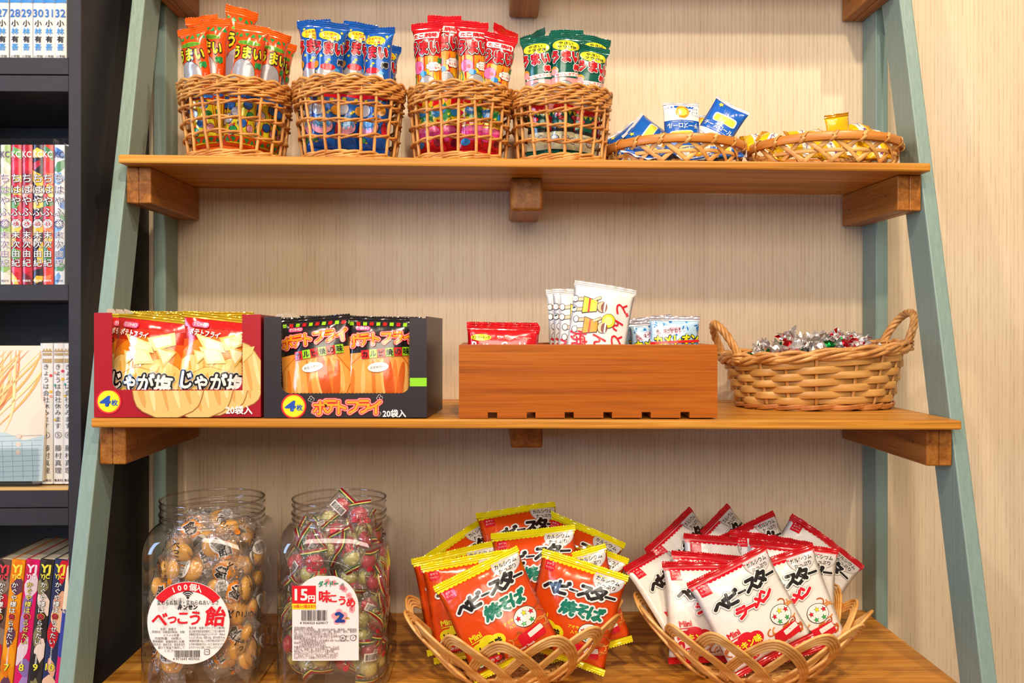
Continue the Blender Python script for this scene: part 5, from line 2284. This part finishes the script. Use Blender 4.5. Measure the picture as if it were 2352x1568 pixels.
def fit_px(j, px, py, face_y):
    p = at(px, py, j.location.y + face_y)
    return p.x - j.location.x, p.z - j.location.z


M_STICK = ink('#f4eee8', .4)
INK_R, INK_K, INK_G = ink('#e01424'), ink('#2a2426'), ink('#b8b2ae')
# round sticker
cx, cz = fit_px(ja, 432, 1430, -.068)
k = 1.03 / 2071 * 1.0
R = 94 * k
a = Art()
a.ell(cx, cz, R, R, M_STICK, 0, 0, 64, 'paper')
a.ell(cx, cz, R * .985, R * .985, ink('#f6f1ec'), 1, 0, 64, 'paper')
# pale printed flower pattern
rnd = random.Random(8)
for i in range(24):
    x, z = cx + rnd.uniform(-.75, .75) * R, cz + rnd.uniform(-.08, .62) * R
    if (x - cx) ** 2 + (z - cz) ** 2 < (R * .85) ** 2:
        for q in range(5):
            a.ell(x + .0024 * math.cos(q * 1.257), z + .0024 * math.sin(q * 1.257), .0018, .0018, ink('#e4dfd9'), 2, n=10)
# red arc band
o_, i_ = [], []
for j in range(25):
    an = PI * (.5 + .29) - PI * .58 * j / 24
    o_.append((cx + R * .99 * math.cos(an), cz + R * .99 * math.sin(an)))
    i_.append((cx + R * .77 * math.cos(an), cz + R * .77 * math.sin(an)))
for j in range(24):
    a.poly([o_[j], o_[j + 1], i_[j + 1], i_[j]], INK_R, 3)
for j, ch in enumerate('100個入'):
    an = PI / 2 + .40 - .17 * j - (.03 if j > 2 else 0)
    a.text(ch, cx + R * .875 * math.cos(an), cz + R * .875 * math.sin(an), .0085, [(M_STICK, .03)], 6, rot=an - PI / 2)
a.ell(cx, cz + R * .62, .0016, .0016, INK_K, 5, n=14)
for q in range(3):
    for j in range(8):
        a0, a1 = PI * (.25 + .5 * j / 8), PI * (.25 + .5 * (j + 1) / 8)
        r0, r1 = .003 + .0022 * q, .0042 + .0022 * q
        b = cz + R * .60
        a.poly([(cx + r * math.cos(t_), b + r * math.sin(t_)) for r, t_ in ((r0, a0), (r1, a0), (r1, a1), (r0, a1))], INK_K, 5)
a.text('変わらぬ製法・変わらぬおいしさ', cx, cz + R * .50, .0062, [(INK_K, .005)], 5, w=R * 1.48)
a.text('キンセン', cx, cz + R * .39, .0064, [(INK_K, .045)], 5, w=R * .46)
for ch, x, s, dz in (('べ', -.68, .0190, 0), ('っ', -.38, .0140, -.02), ('こ', -.12, .0165, .02), ('う', .17, .0175, .02), ('飴', .66, .0235, .06)):
    a.text(ch, cx + x * R, cz + (.10 + dz) * R, s, [(INK_R, .03)], 5, shear=.12)
lines = ['名称：飴菓子', '原材料名：砂糖(国内製造)、水飴/', 'カラメル色素', '内容数量：100個入', '賞味期限：容器底部に記載', '保存方法：直射日光、高温多湿を', '避けて常温で保存して', 'ください。']
for j, s in enumerate(lines):
    a.text(s, cx - R * .47 + (.07 * R if j in (2, 6, 7) else 0), cz - R * (.14 + .075 * j), .0033, [(INK_K, 0)], 5, w=min(R * .80, .0030 * len(s)))
lines = ['製造者：金扇ドロップス工業(株)', '名古屋市西区則武新町二丁目11番70号', '栄養成分表示(100g当り)/エネルギー 382kcal', 'たんぱく質 0.0g、脂質 0.0g、炭水化物 95.4g', '食塩相当量 0.0g この表示値は目安です。', 'お子様や高齢者の方は、のどに詰まるおそれが', 'ますので十分に注意してお召し上がりください。']
for j, s in enumerate(lines):
    a.text(s, cx + R * .46, cz - R * (.12 + .078 * j), .0032, [(INK_K, 0)], 5, w=R * .86)
a.bars(cx - R * .02, cz - R * .74, R * .60, R * .17, INK_K, 5, 4)
a.text('4 971643 405926', cx - R * .04, cz - R * .865, .0038, [(INK_K, .005)], 5, w=R * .64)
a.rect(cx + R * .46, cz - R * .70, .0062, .0062, INK_K, 5, 0, .0014)
a.rect(cx + R * .46, cz - R * .70, .0050, .0050, M_STICK, 6, 0, .001)
a.text('プラ', cx + R * .46, cz - R * .70, .0030, [(INK_K, .01)], 7, w=.004)
a.lay(ja, fa, (-.0640, .0640, .004, .134), (26, 1), eps=.0003, names={'lettering': 'sticker_lettering', 'picture': 'sticker_print', 'paper': 'paper_sticker'})

# arched sticker
xl, zb_ = fit_px(jb, 671, 1517, -.0655)
xr, zt = fit_px(jb, 824, 1319, -.0655)
xm, ww = (xl + xr) / 2, xr - xl
hh = zt - zb_
a = Art()
r_ = ww / 2
pts = [(xl, zb_), (xr, zb_)] + [(xm + r_ * math.cos(PI * j / 30), zt - r_ + r_ * math.sin(PI * j / 30)) for j in range(0, 31)]
a.poly(pts, ink('#f2e8e6', .4), 0, 'paper')
a.rect(xl + .0135, zt - .0225, .0270, .0205, INK_R, 2)
a.text('15', xl + .0105, zt - .0225, .0180, [(M_STICK, .03)], 4, w=.0140)
a.text('円', xl + .0222, zt - .0270, .0085, [(M_STICK, .04)], 4)
a.rect(xl + .0135, zt - .0360, .0270, .0065, ink('#f6e020'), 2)
a.text('100袋入+3袋(おまけ)', xl + .0145, zt - .0360, .0045, [(INK_R, .02)], 4, w=.0255)
rnd = random.Random(3)
for i in range(11):
    an = rnd.uniform(-.1, 1.5)
    x, z = xm + r_ * .80 * math.cos(an), zt - r_ + r_ * .80 * math.sin(an)
    for q in range(5):
        a.ell(x + .0021 * math.cos(q * 1.257), z + .0021 * math.sin(q * 1.257), .0015, .0015, ink('#f0a0a8'), 2, n=10)
    a.ell(x, z, .0009, .0009, ink('#e05060'), 3, n=8)
for i in range(5):
    a.ell(xm + .022 - .0009 * i, zt - .049 + .0012 * math.sin(i), .006, .0012, ink('#d8a860'), 2, -.2)
a.text('ダイドー', xm + .0035, zt - .0100, .0072, [(ink('#1a8a6a'), .04)], 5, w=.0225, rot=.02)
a.text('の', xm + .0195, zt - .0110, .0042, [(ink('#1a8a6a'), .02)], 5)
for i, (ch, s) in enumerate(zip('味こうめ', (.0145, .0105, .0115, .0115))):
    a.text(ch, xm - .0005 + .0098 * i, zt - .0245 - .0024 * i, s, [(INK_R, .035)], 5)
for q in range(5):
    a.ell(xm + .0160 + .0058 * math.cos(q * 1.257 + .4), zt - .0480 + .0058 * math.sin(q * 1.257 + .4), .0036, .0036, ink('#f0a0a8'), 3, n=14)
a.text('2', xm + .0165, zt - .0480, .0150, [(ink('#1c3c90'), .07)], 6, w=.0090)
a.bars(xm - .0125, zt - .0460, .0290, .0120, INK_K, 4, 9)
a.text('4 954323 620017', xm - .0130, zt - .0545, .0038, [(INK_K, .01)], 4, w=.0320)
lines = ['名称/調味小梅漬', '原材料名/小梅(国産)、漬け原材料[食塩、醸造酢、発酵調味', '料、かつおエキス]/調味料(アミノ酸)、酸味料、香料、着色料', '(赤102) 内容量/100袋+3袋(おまけ)', '賞味期限/ポット底面に記載 保存方法/直射日光を避けて常温', '販売者/株式会社 ダイドーフーズ', '山梨県南巨摩郡富士川町最勝寺1489 TEL0556-20-7061', '製造所/山梨農産食品株式会社', '山梨県韮崎市本町4-4-3', '栄養成分表示(100g当たり) 熱量34kcal、たんぱ', 'く質3.2g、脂質1.3g、炭水化物4.7g、食塩相当', '量8.8g (サンプル品の分析による推定値)', '※お気付きの点がございましたら、お買い上げの月', '日・店名をご記入の上、現品を容器ごと弊社宛に', 'お送り下さい。お取替えさせていただきます。']
full = ww * .94
wid = [.3, 1, 1, .68, 1, .62, .8, .5, .42, .72, .72, .64, .70, .70, .68]
for j, s in enumerate(lines):
    w_ = full * wid[j]
    a.text(s, xl + ww * .03 + w_ / 2 + (.006 if j in (6, 8) else 0), zt - .0590 - (hh - .061) / 15 * (j + .4), .0030, [(ink('#5a3a40'), .0)], 5, w=w_)
for dx in (.034, .0455):
    a.ell(xm + dx - .014, zb_ + .026, .0035, .0035, INK_K, 5, n=18)
    a.ell(xm + dx - .014, zb_ + .026, .0029, .0029, ink('#f2e8e6', .4), 6, n=18)
    a.text('紙プラ'[0 if dx < .04 else 1], xm + dx - .014, zb_ + .026, .0036, [(INK_K, .01)], 7)
a.lay(jb, fb, (-.0620, .0620, .004, .134), (26, 1), eps=.0003, names={'lettering': 'sticker_lettering', 'picture': 'sticker_print', 'paper': 'paper_sticker'})
bm = bmesh.new()
ax_, az_ = xm - .002, zt - .030
add_tube(bm, [fb(ax_ + .049 * math.cos(PI * j / 30), az_ + .046 * math.sin(PI * j / 30))[0] for j in range(31)], .0011, 6)
ob('moulded_arch', bm, M_PETRIM, jb)


# ---- sweets in the jars
def amber_sweet(seed):
    rnd = random.Random(seed)
    root = link('wrapped_candy', None)
    root.empty_display_size = .01
    bm = bmesh.new()
    add_ball(bm, (0, 0, 0), .0145, .0078, .0120, 18, 11)
    m, nt, b = (None, None, None)
    ob('candy', bm, M_AMBER, root)
    P = Pack(.034, .052, .0170, .02, .3, .42, .8, .002, seed, .0012)
    bm = bmesh.new()
    nu, nv = 10, 12
    for side in (-1, 1):
        g = [[bm.verts.new(P.point(P.w / 2 * (2 * i / nu - 1), P.h * (.5 - .5 * math.cos(PI * j / nv)), side) - Vector((0, 0, P.h / 2))) for i in range(nu + 1)] for j in range(nv + 1)]
        for j in range(nv):
            for i in range(nu):
                bm.faces.new((g[j][i], g[j][i + 1], g[j + 1][i + 1], g[j + 1][i]))
    bmesh.ops.remove_doubles(bm, verts=bm.verts, dist=2e-5)
    ob('film_wrapper', bm, M_WRAP, root)

    class Shift:
        out = Vector((0, -1, 0))

        def __call__(self, x, z):
            p, n = P(x, z + P.h / 2)
            return p - Vector((0, 0, P.h / 2)), n
    a = Art()
    O = film('#f08a10', .3, 0, .3, 0)
    K = film('#241c18', .3, 0, .3, 0)
    W = film('#f2ece4', .3, 0, .3, 0)
    if seed % 3 == 0:
        a.ell(0, .010, .0120, .0085, W, 1)
        a.bars(0, .0110, .0170, .0090, K, 3, seed)
        a.text('49714059', 0, .0050, .0024, [(K, 0)], 3, w=.012)
    elif seed % 3 == 1:
        a.ell(0, .003, .0105, .0110, O, 1, wob=.05, wn=5)
        a.text('飴', 0, .003, .0145, [(W, .1), (K, .03)], 3)
        for q in range(5):
            a.ell(rnd.uniform(-.01, .01), -.008 - .002 * q, .0010, .0010, O, 1, n=8)
    else:
        a.column('べっこう', 0, .018, .0085, .0085, [(K, .03)], 3)
        a.ell(.006, -.014, .0035, .0035, O, 1)
    a.lay(root, Shift(), (-.0165, .0165, -.024, .024), (6, 8), names={'lettering': 'lettering', 'picture': 'printed_mark'})
    return root


def _amber():
    m, nt, b = _new('amber_candy')
    b.inputs['Base Color'].default_value = lin('#f5b64c')
    b.inputs['Roughness'].default_value = .15
    b.inputs['Subsurface Weight'].default_value = .35
    b.inputs['Subsurface Radius'].default_value = (.01, .006, .003)
    b.inputs['Coat Weight'].default_value = .4
    return m


def _plum(hexc):
    m, nt, b = _new('plum_' + hexc)
    b.inputs['Base Color'].default_value = lin(hexc)
    b.inputs['Roughness'].default_value = .3
    b.inputs['Subsurface Weight'].default_value = .2
    b.inputs['Subsurface Radius'].default_value = (.006, .003, .003)
    b.inputs['Coat Weight'].default_value = .3
    return m


M_AMBER = _amber()
M_PR, M_PG = _plum('#c02c40'), _plum('#c4bc6a')


def plum_sweet(seed):
    rnd = random.Random(seed)
    root = link('plum_sweet', None)
    root.empty_display_size = .01
    for nm, m, z in (('red_plum', M_PR, .0098), ('green_plum', M_PG, -.0102)):
        bm = bmesh.new()
        add_ball(bm, (rnd.uniform(-.002, .002), 0, z), .0108, .0082, .0102, 14, 9)
        for v in bm.verts:
            v.co *= 1 + .05 * noise.noise(v.co * 150)
        ob(nm, bm, m, root)
    P = Pack(.0320, .056, .0180, .03, .3, .35, .8, .002, seed, .0015)
    bm = bmesh.new()
    nu, nv = 10, 12
    for side in (-1, 1):
        g = [[bm.verts.new(P.point(P.w / 2 * (2 * i / nu - 1), P.h * (.5 - .5 * math.cos(PI * j / nv)), side) - Vector((0, 0, P.h / 2))) for i in range(nu + 1)] for j in range(nv + 1)]
        for j in range(nv):
            for i in range(nu):
                bm.faces.new((g[j][i], g[j][i + 1], g[j + 1][i + 1], g[j + 1][i]))
    bmesh.ops.remove_doubles(bm, verts=bm.verts, dist=2e-5)
    ob('film_wrapper', bm, M_WRAP, root)

    class Shift:
        out = Vector((0, -1, 0))

        def __call__(self, x, z):
            p, n = P(x, z + P.h / 2)
            return p - Vector((0, 0, P.h / 2)), n
    a = Art()
    c = lambda h: film(h, .3, 0, .4, 0)
    for s in (-1, 1):
        a.rect(0, s * .0245, .04, .0022, c('#8a0c20'), 1)
        a.rect(0, s * .0225, .04, .0012, c('#d8c868'), 1)
        a.rect(0, s * .0210, .04, .0012, c('#1c5a34'), 1)
    if seed % 2:
        a.text('うめ', .003, .000, .0085, [(c('#d01830'), .04)], 3)
        for q in range(5):
            a.ell(-.007 + .002 * math.cos(q * 1.257), .004 + .002 * math.sin(q * 1.257), .0016, .0016, c('#e02848'), 2, n=8)
    else:
        a.rect(0, .006, .018, .009, c('#f0e8e0'), 1)
        a.bars(0, .006, .015, .007, c('#201c1e'), 3, seed)
    a.lay(root, Shift(), (-.0155, .0155, -.0265, .0265), (6, 8), names={'lettering': 'lettering', 'picture': 'printed_mark'})
    return root


def fill_jar(j, kind, label, group, hx, hy, hb, H, rn, size, seed, mound):
    """sweets packed from the bottom up: a shell that lies against the wall, a loose core, a heap at the neck"""
    rnd = random.Random(seed)
    sx, sy, sz = size
    E = 6.0
    zs = H - .029
    count = 0

    def put(x, y, z, q):
        nonlocal count
        ex = [abs(q[r_][2]) * sz + abs(q[r_][0]) * sx + abs(q[r_][1]) * sy for r_ in range(3)]
        z = max(.0025 + ex[2], z)
        top = z + .6 * ex[2]
        if top < hb:
            lx = hx - .0014 - ex[0]
            x, y = max(-lx, min(lx, x)), max(-lx, min(lx, y))
        else:
            u = min(1, (top - hb) / (zs - hb))
            lim = hx * 1.12 * (1 - u) + rn * u - .0016 - .80 * max(ex[0], ex[1])
            rr = math.hypot(x, y)
            if rr > lim:
                x, y = x * lim / rr, y * lim / rr
        kind.spawn(Matrix.Translation(j.location) @ Matrix.Translation((x, y, z)) @ q, label, count, group, 'sweet')
        count += 1

    dz = .0235
    for iz in range(7):
        z = .016 + dz * iz
        k = 13
        for i in range(k):
            t = 2 * PI * (i + .5 * (iz % 2)) / k + rnd.uniform(-.08, .08)
            if math.sin(t) > .72 and iz < 5:
                continue                      # the far wall is hidden behind the rest
            f = .80 if z < hb - .02 else (.72 if z < hb else .6)
            x, y = sup(t, hx * f, hy * f, 4.0)
            out = math.atan2(y, x) + PI / 2   # face the wall
            if abs(x) > abs(y) * 1.25:
                out = PI / 2 if x > 0 else -PI / 2
            elif abs(y) > abs(x) * 1.25:
                out = 0 if y < 0 else PI
            q = Matrix.Rotation(out, 4, 'Z') @ Matrix.Rotation(rnd.uniform(-.3, .3), 4, 'X') @ Matrix.Rotation(rnd.uniform(-1.5, 1.5), 4, 'Y') @ Matrix.Rotation(rnd.uniform(-.4, .4), 4, 'Z')
            put(x, y, z + rnd.uniform(-.004, .004), q)
        if iz % 2 or iz > 4:
            for i in range(4):
                t = PI / 2 * i + rnd.uniform(-.4, .4)
                q = Matrix.Rotation(rnd.uniform(-.8, .8), 4, 'X') @ Matrix.Rotation(rnd.uniform(-1.5, 1.5), 4, 'Y')
                put(.024 * math.cos(t), .024 * math.sin(t), z + .01, q)
    for x, y, z, rx, ry in mound:
        put(x, y, z, Matrix.Rotation(rx, 4, 'X') @ Matrix.Rotation(ry, 4, 'Y'))
    return count


am = Kind([amber_sweet(i) for i in range(6)])
n1 = fill_jar(ja, am, 'amber candy in clear printed film inside the jar with the round sticker', 'amber candies in the jar', .068, .068, .150, .212, .060, (.016, .0085, .0255), 21, [(-.02, -.022, .174, -.6, .9), (.022, -.016, .176, -.7, -.7), (.0, .02, .180, -.8, 1.6), (-.028, .012, .172, -.8, .2), (.026, .022, .170, -.9, 1.0)])
am.done()
pl = Kind([plum_sweet(i) for i in range(4)])
n2 = fill_jar(jb, pl, 'red and green plum sweet in clear film inside the jar with the arched sticker', 'plum sweets in the jar', .0655, .0655, .152, .212, .0555, (.0150, .0088, .0275), 22, [(-.004, -.004, .194, -.3, .75), (.028, -.010, .182, -.4, -.2), (-.022, -.016, .172, -.6, 1.2), (-.02, .022, .178, -.8, 1.2), (.012, .026, .184, -.5, 1.9), (.008, -.024, .170, -.6, -.8)])
pl.done()
print('jar sweets', n1, n2)

# ================================================================== lower shelf: bowls of noodle snack bags
M_LOOP = cane('woven_loop_cane', '#cc8638', '#f0bc70', 0.42, (14, 14, 90))


def loop_bowl(label, X, Y, R, rb, H, N, seed, grp='looped cane bowls on the lower shelf'):
    t = thing('cane_bowl', label, 'basket', (X, Y, Z3 + .0005), 0, grp)
    rnd = random.Random(seed)
    Rz = lambda z: rb + (R - rb) * max(0, min(1.15, z / H)) ** .72
    for i in range(N):
        bm = bmesh.new()
        th0 = 2 * PI * i / N + rnd.uniform(-.04, .04)
        D = 1.45 + rnd.uniform(-.08, .08)
        hh = H * rnd.uniform(.95, 1.04)
        for s in range(4):
            pts = []
            n = 34
            for j in range(n):
                u = j / (n - 1)
                v = 2 * u - 1
                z = (hh - .0038 * s) * (1 - (math.sqrt(v * v + .018) - .134) / .875) + .0022
                an = th0 + (D / 2 - .032 * s) * v
                io = .0026 * (-1 if v < 0 else 1) * min(1, abs(v) * 3) + .0012 * math.sin(8 * v + s * .2)
                r = Rz(z) + io + .002 * (1 - abs(v))
                pts.append((r * math.cos(an), r * math.sin(an), z))
            add_tube(bm, pts, .00185, 6)
        ob('woven_loop', bm, M_LOOP, t)
    bm = bmesh.new()
    for i in range(3):
        add_tube(bm, ring(rb + .001 * i, .0026 + .0034 * i, 80, .0004, rnd, i * PI, .0022, 2 * N, .0005), .0022, 6, True)
    ob('base_ring', bm, M_LOOP, t)
    bm = bmesh.new()
    for i in range(12):
        off = rb * (2 * (i + .5) / 12 - 1)
        L = math.sqrt(max(1e-6, rb * rb - off * off))
        for d in range(2):
            p = [Vector((off, L * q, .0042 + .0011 * math.cos(PI * (i + 12 * (q + 1) / 2 * L / rb)) * (1 if d else -1))) for q in [-1 + k / 8 for k in range(17)]]
            if d:
                p = [Vector((v.y, v.x, v.z)) for v in p]
            add_strip(bm, p, [(0, 0, 1)] * 17, .0085, .0008)
    ob('woven_base', bm, M_LOOP, t)
    return t


bY = -.235
b1 = loop_bowl('looped cane bowl full of orange noodle snack bags', at(1176, 1400, bY).x, bY, .1290, .056, .0820, 15, 1)
b2 = loop_bowl('looped cane bowl full of white and red noodle snack bags', at(1718, 1400, bY).x, bY, .1350, .058, .0830, 15, 2)

NW, NH, NSL = .110, .104, .0080


def noodle_art(orange):
    a = Art()
    h = .120
    fl = (lambda c: film(c, .24, .1, .5, .3)) if orange else (lambda c: film(c, .26, 0, .5, .3))
    W, K, R, Y, G = fl('#f0ece6'), fl('#1e1a1a'), fl('#d8142a'), fl('#ece020'), fl('#0c7a62')
    edge = Y if orange else R
    # scalloped lower edge of the seal colour
    for i in range(19):
        a.ell(-.054 + .006 * i, h - .0015, .0034, .0032, edge, 1, n=10)
    # silver half moon with two words
    S_ = fl('#d2ccca')
    a.ell(.0345, h - .0060, .0190, .0165, fl('#a89a94'), 2, n=40)
    a.ell(.0345, h - .0060, .0183, .0158, S_, 3, n=40)
    a.text('カルシウム', .0340, h - .0065, .0064, [(W, .09), (K, .035)], 5, w=.0290)
    a.text('たっぷり', .0340, h - .0140, .0062, [(W, .09), (K, .035)], 5, w=.0225)
    a.rect(-.0415, h - .0110, .0135, .0125, R, 2)
    a.text('おやつ', -.0415, h - .0085, .0036, [(W, .0)], 4, w=.0090)
    a.text('カンパニー', -.0415, h - .0130, .0032, [(W, .0)], 4, w=.0108)
    # title in staggered heavy letters
    for i, (ch, x, z, s) in enumerate((('ベ', -.0330, -.0360, .0205), ('ビ', -.0165, -.0325, .0205), ('ー', -.0030, -.0315, .0130), ('ス', .0120, -.0290, .0205), ('タ', .0275, -.0270, .0225), ('ー', .0425, -.0275, .0150))):
        coats = [(fl('#8a8480'), .185), (W, .165), (K, .07)] if orange else [(K, .165), (W, .15), (K, .07)]
        a.text(ch, x, h + z, s, coats, 5, shear=.12)
    sub = '焼そば' if orange else 'ラーメン'
    n = len(sub)
    for i, ch in enumerate(sub):
        x = (-.004 + .0175 * i) if orange else (-.0145 + .0130 * i)
        col = G if orange else R
        coats = [(fl('#b0a8a0'), .165), (W, .145), (col, .06)] if orange else [(K, .165), (W, .15), (col, .07)]
        a.text(ch, x, h - .0555 + (.0012 if orange else .0024) * i, .0205 if orange else .0180, coats, 9, shear=.12)
    a.text('Mini', -.0350, h - .0755, .0105, [((Y if orange else R), .04)], 5, w=.0150, rot=.1)
    a.rect(-.0350, h - .0815, .016, .0012, (Y if orange else R), 4, .1)
    blob = Y if orange else R
    for dx, dz, r in ((-.012, 0, .0100), (0, .004, .0115), (.012, .002, .0100), (0, -.006, .012)):
        a.ell(-.024 + dx, h - .0935 + dz, r, r * .9, blob, 4)
    if orange:
        a.text('ソース味', -.024, h - .0935, .0110, [(K, .05)], 7, w=.034, rot=.06)
        a.text('アオサ', .0085, h - .0775, .0050, [(Y, .02)], 5, rot=.1)
        a.text('入り', .0105, h - .0840, .0050, [(Y, .02)], 5, rot=.1)
    else:
        a.text('チキン味', -.024, h - .0935, .0105, [(R, .1), (Y, .05)], 7, w=.036, rot=.06)
    # plain colour patch where the print has a cartoon, and the noodles picture round it
    rnd = random.Random(6 + orange)
    for i in range(30):
        x, z = rnd.uniform(-.05, .052), rnd.uniform(.004, .026)
        if rnd.random() < .4:
            x = rnd.uniform(.032, .052)
            z = rnd.uniform(.01, .055)
        rr = rnd.uniform(.005, .009)
        c = fl(rnd.choice(('#c86a28', '#a84c1c', '#dc8a40', '#b85c24')))
        p0 = rnd.uniform(0, 6)
        ps = [(x + rr * math.cos(p0 + .45 * k), z + rr * .7 * math.sin(p0 + .5 * k)) for k in range(8)]
        for k in range(7):
            (x0, z0), (x1, z1) = ps[k], ps[k + 1]
            L = math.hypot(x1 - x0, z1 - z0) + 1e-9
            nx_, nz_ = -(z1 - z0) / L * .0009, (x1 - x0) / L * .0009
            a.poly([(x0 + nx_, z0 + nz_), (x1 + nx_, z1 + nz_), (x1 - nx_, z1 - nz_), (x0 - nx_, z0 - nz_)], c, 2 + i % 2)
    # generic stars and round patch
    a.ell(.030, h - .0800, .0150, .0130, K, 4, n=30)
    a.ell(.030, h - .0800, .0143, .0123, W, 5, n=30)
    for x, z, c in ((.030, h - .075, Y), (.021, h - .079, R), (.039, h - .077, R), (.025, h - .0875, fl('#3aa850')), (.036, h - .0870, fl('#3aa850'))):
        a.star(x, z, .0042, K, 6)
        a.star(x, z, .0034, c, 7)
    a.rect(.028, .0155, .034, .016, R, 5, .12, .003)
    a.rect(.034, .0185, .020, .0065, W, 6, .2, .001)
    a.text('Crispy Ramen Snack', .010, .0055, .0038, [(W, .03)], 8, w=.035, rot=.06)
    a.rect(-.030, .0120, .036, .018, fl('#6a2c1c') if orange else fl('#f0d8e0'), 5, 0, .002)
    a.ell(-.041, .0150, .0062, .0085, fl('#f0f0e8'), 6)
    a.ell(-.041, .0150, .0048, .0070, fl('#6ab43c') if orange else fl('#c81830'), 7)
    a.text('B' if orange else 'A', -.041, .0150, .0060, [(W, .03)], 9)
    a.ell(-.026, .0090, .0115, .0046, R, 6)
    a.text('お外で', -.026, .0090, .0046, [(W, .03)], 8, w=.016)
    a.text('プレゼント', -.018, .0030, .0034, [(W, .02)], 8, w=.014)
    a.squash(0, NH / .120)
    return a


nood = {}
for nm, base, sl in (('orange', '#dd4a0e', '#e8dc10'), ('white', '#ece7e0', '#c8101e')):
    protos = []
    for v in range(3):
        P = Pack(NW, NH, .028, .06, 0, .33, .7, .004, 120 + v * 9 + len(nm), .0024)
        protos.append(build_pack('noodle_snack_bag', P, film(base, .24, .1 if nm == 'orange' else 0, .5, .3), film(sl, .24, .1, .5, .15), NSL, noodle_art(nm == 'orange'), (18, 18), teeth=34, zig=.0012, rows=6))
    nood[nm] = Kind(protos)


def bag(nm, tl, tr, Y, label, v=0, lean=-10, yaw=0, roll=None):
    bowl, rb = (b1, .088) if nm == 'orange' else (b2, .092)
    Y = Y + .004
    best = None
    for k in range(41):
        ln = lean + (k // 2 + 1) * (1 if k % 2 else -1) * 1.0
        M = pose(tl, tr, Y, NH, NW, ln, yaw, roll, 1, NSL)
        out = 0
        for q in (-.5, .5):
            low = M @ Vector((q * NW, 0, -NSL))
            out = max(out, math.hypot(low.x - bowl.location.x, low.y - bowl.location.y) - rb)
        cost = out * 4000 + abs(ln - lean)
        if best is None or cost < best[0]:
            best = (cost, M)
    M = best[1]
    low = min((M @ Vector((s * NW / 2, 0, -NSL))).z for s in (-1, 1))
    if low < Z3 + .009:
        M = Matrix.Translation((0, 0, Z3 + .009 - low)) @ M
    nood[nm].spawn(M, label, v, f'{nm} noodle snack bags in a cane bowl', 'snack bag')


bag('orange', (1100, 1170), (1268, 1157), -.125, 'orange noodle bag standing highest at the back, dark in shadow', 0, -8, 14)
bag('orange', (960, 1272), (1106, 1198), -.150, 'orange noodle bag at the back left with yellow edge slanting up', 1, -10, 20)
bag('orange', (944, 1281), (1138, 1240), -.185, 'orange noodle bag third from the front at the left of the bowl', 2, -12, 0)
bag('orange', (982, 1288), (1150, 1264), -.212, 'orange noodle bag right behind the big front left one', 0, -13, 6)
bag('orange', (993, 1360), (1188, 1270), -.262, 'large orange noodle bag at the front left, fully facing out', 1, -16, 2)
bag('orange', (1140, 1226), (1306, 1201), -.195, 'orange noodle bag in the centre above the two front ones', 2, -12, -14)
bag('orange', (1266, 1173), (1434, 1243), -.145, 'orange noodle bag at the back right with edge sloping down to right', 0, -8, -10)
bag('orange', (1258, 1300), (1432, 1295), -.248, 'orange noodle bag at the front right, fully facing out', 2, -12, -16, roll=13)
bag('orange', (1208, 1313), (1375, 1262), -.215, 'orange noodle bag right behind the front right one', 1, -14, -8)
bag('orange', (1290, 1240), (1420, 1262), -.170, 'orange noodle bag hidden between centre and back right', 1, -10, -20, roll=14)

bag('white', (1484, 1233), (1584, 1183), -.140, 'white noodle bag at the back left with red edge slanting up', 0, -8, 28)
bag('white', (1443, 1277), (1545, 1252), -.175, 'white noodle bag at far left turned away with small red corner', 1, -12, 36, roll=-12)
bag('white', (1575, 1228), (1668, 1176), -.120, 'white noodle bag at the back, second peak from the left', 2, -8, 24)
bag('white', (1640, 1228), (1755, 1187), -.135, 'white noodle bag at the back, third peak from the left', 1, -8, 12)
bag('white', (1583, 1222), (1745, 1238), -.165, 'white noodle bag with level red edge behind the left front ones', 0, -10, 6)
bag('white', (1554, 1262), (1725, 1278), -.192, 'white noodle bag with only its red edge showing in the middle left', 2, -12, 4)
bag('white', (1539, 1285), (1700, 1290), -.216, 'white noodle bag right behind the big front one, red speech bubble showing', 1, -14, 8)
bag('white', (1570, 1343), (1764, 1256), -.258, 'large white noodle bag at the front, fully facing out', 0, -16, 2)
bag('white', (1680, 1312), (1857, 1253), -.232, 'white noodle bag right of and behind the big front one', 2, -15, -6)
bag('white', (1733, 1238), (1912, 1256), -.195, 'white noodle bag behind the two right front ones with level red edge', 1, -11, -4)
bag('white', (1830, 1180), (1976, 1292), -.140, 'white noodle bag at the back right sloping steeply down to right', 2, -8, -8)
bag('white', (1694, 1218), (1850, 1240), -.158, 'white noodle bag mostly hidden at the back centre', 0, -9, 0)
for k in nood.values():
    k.done()
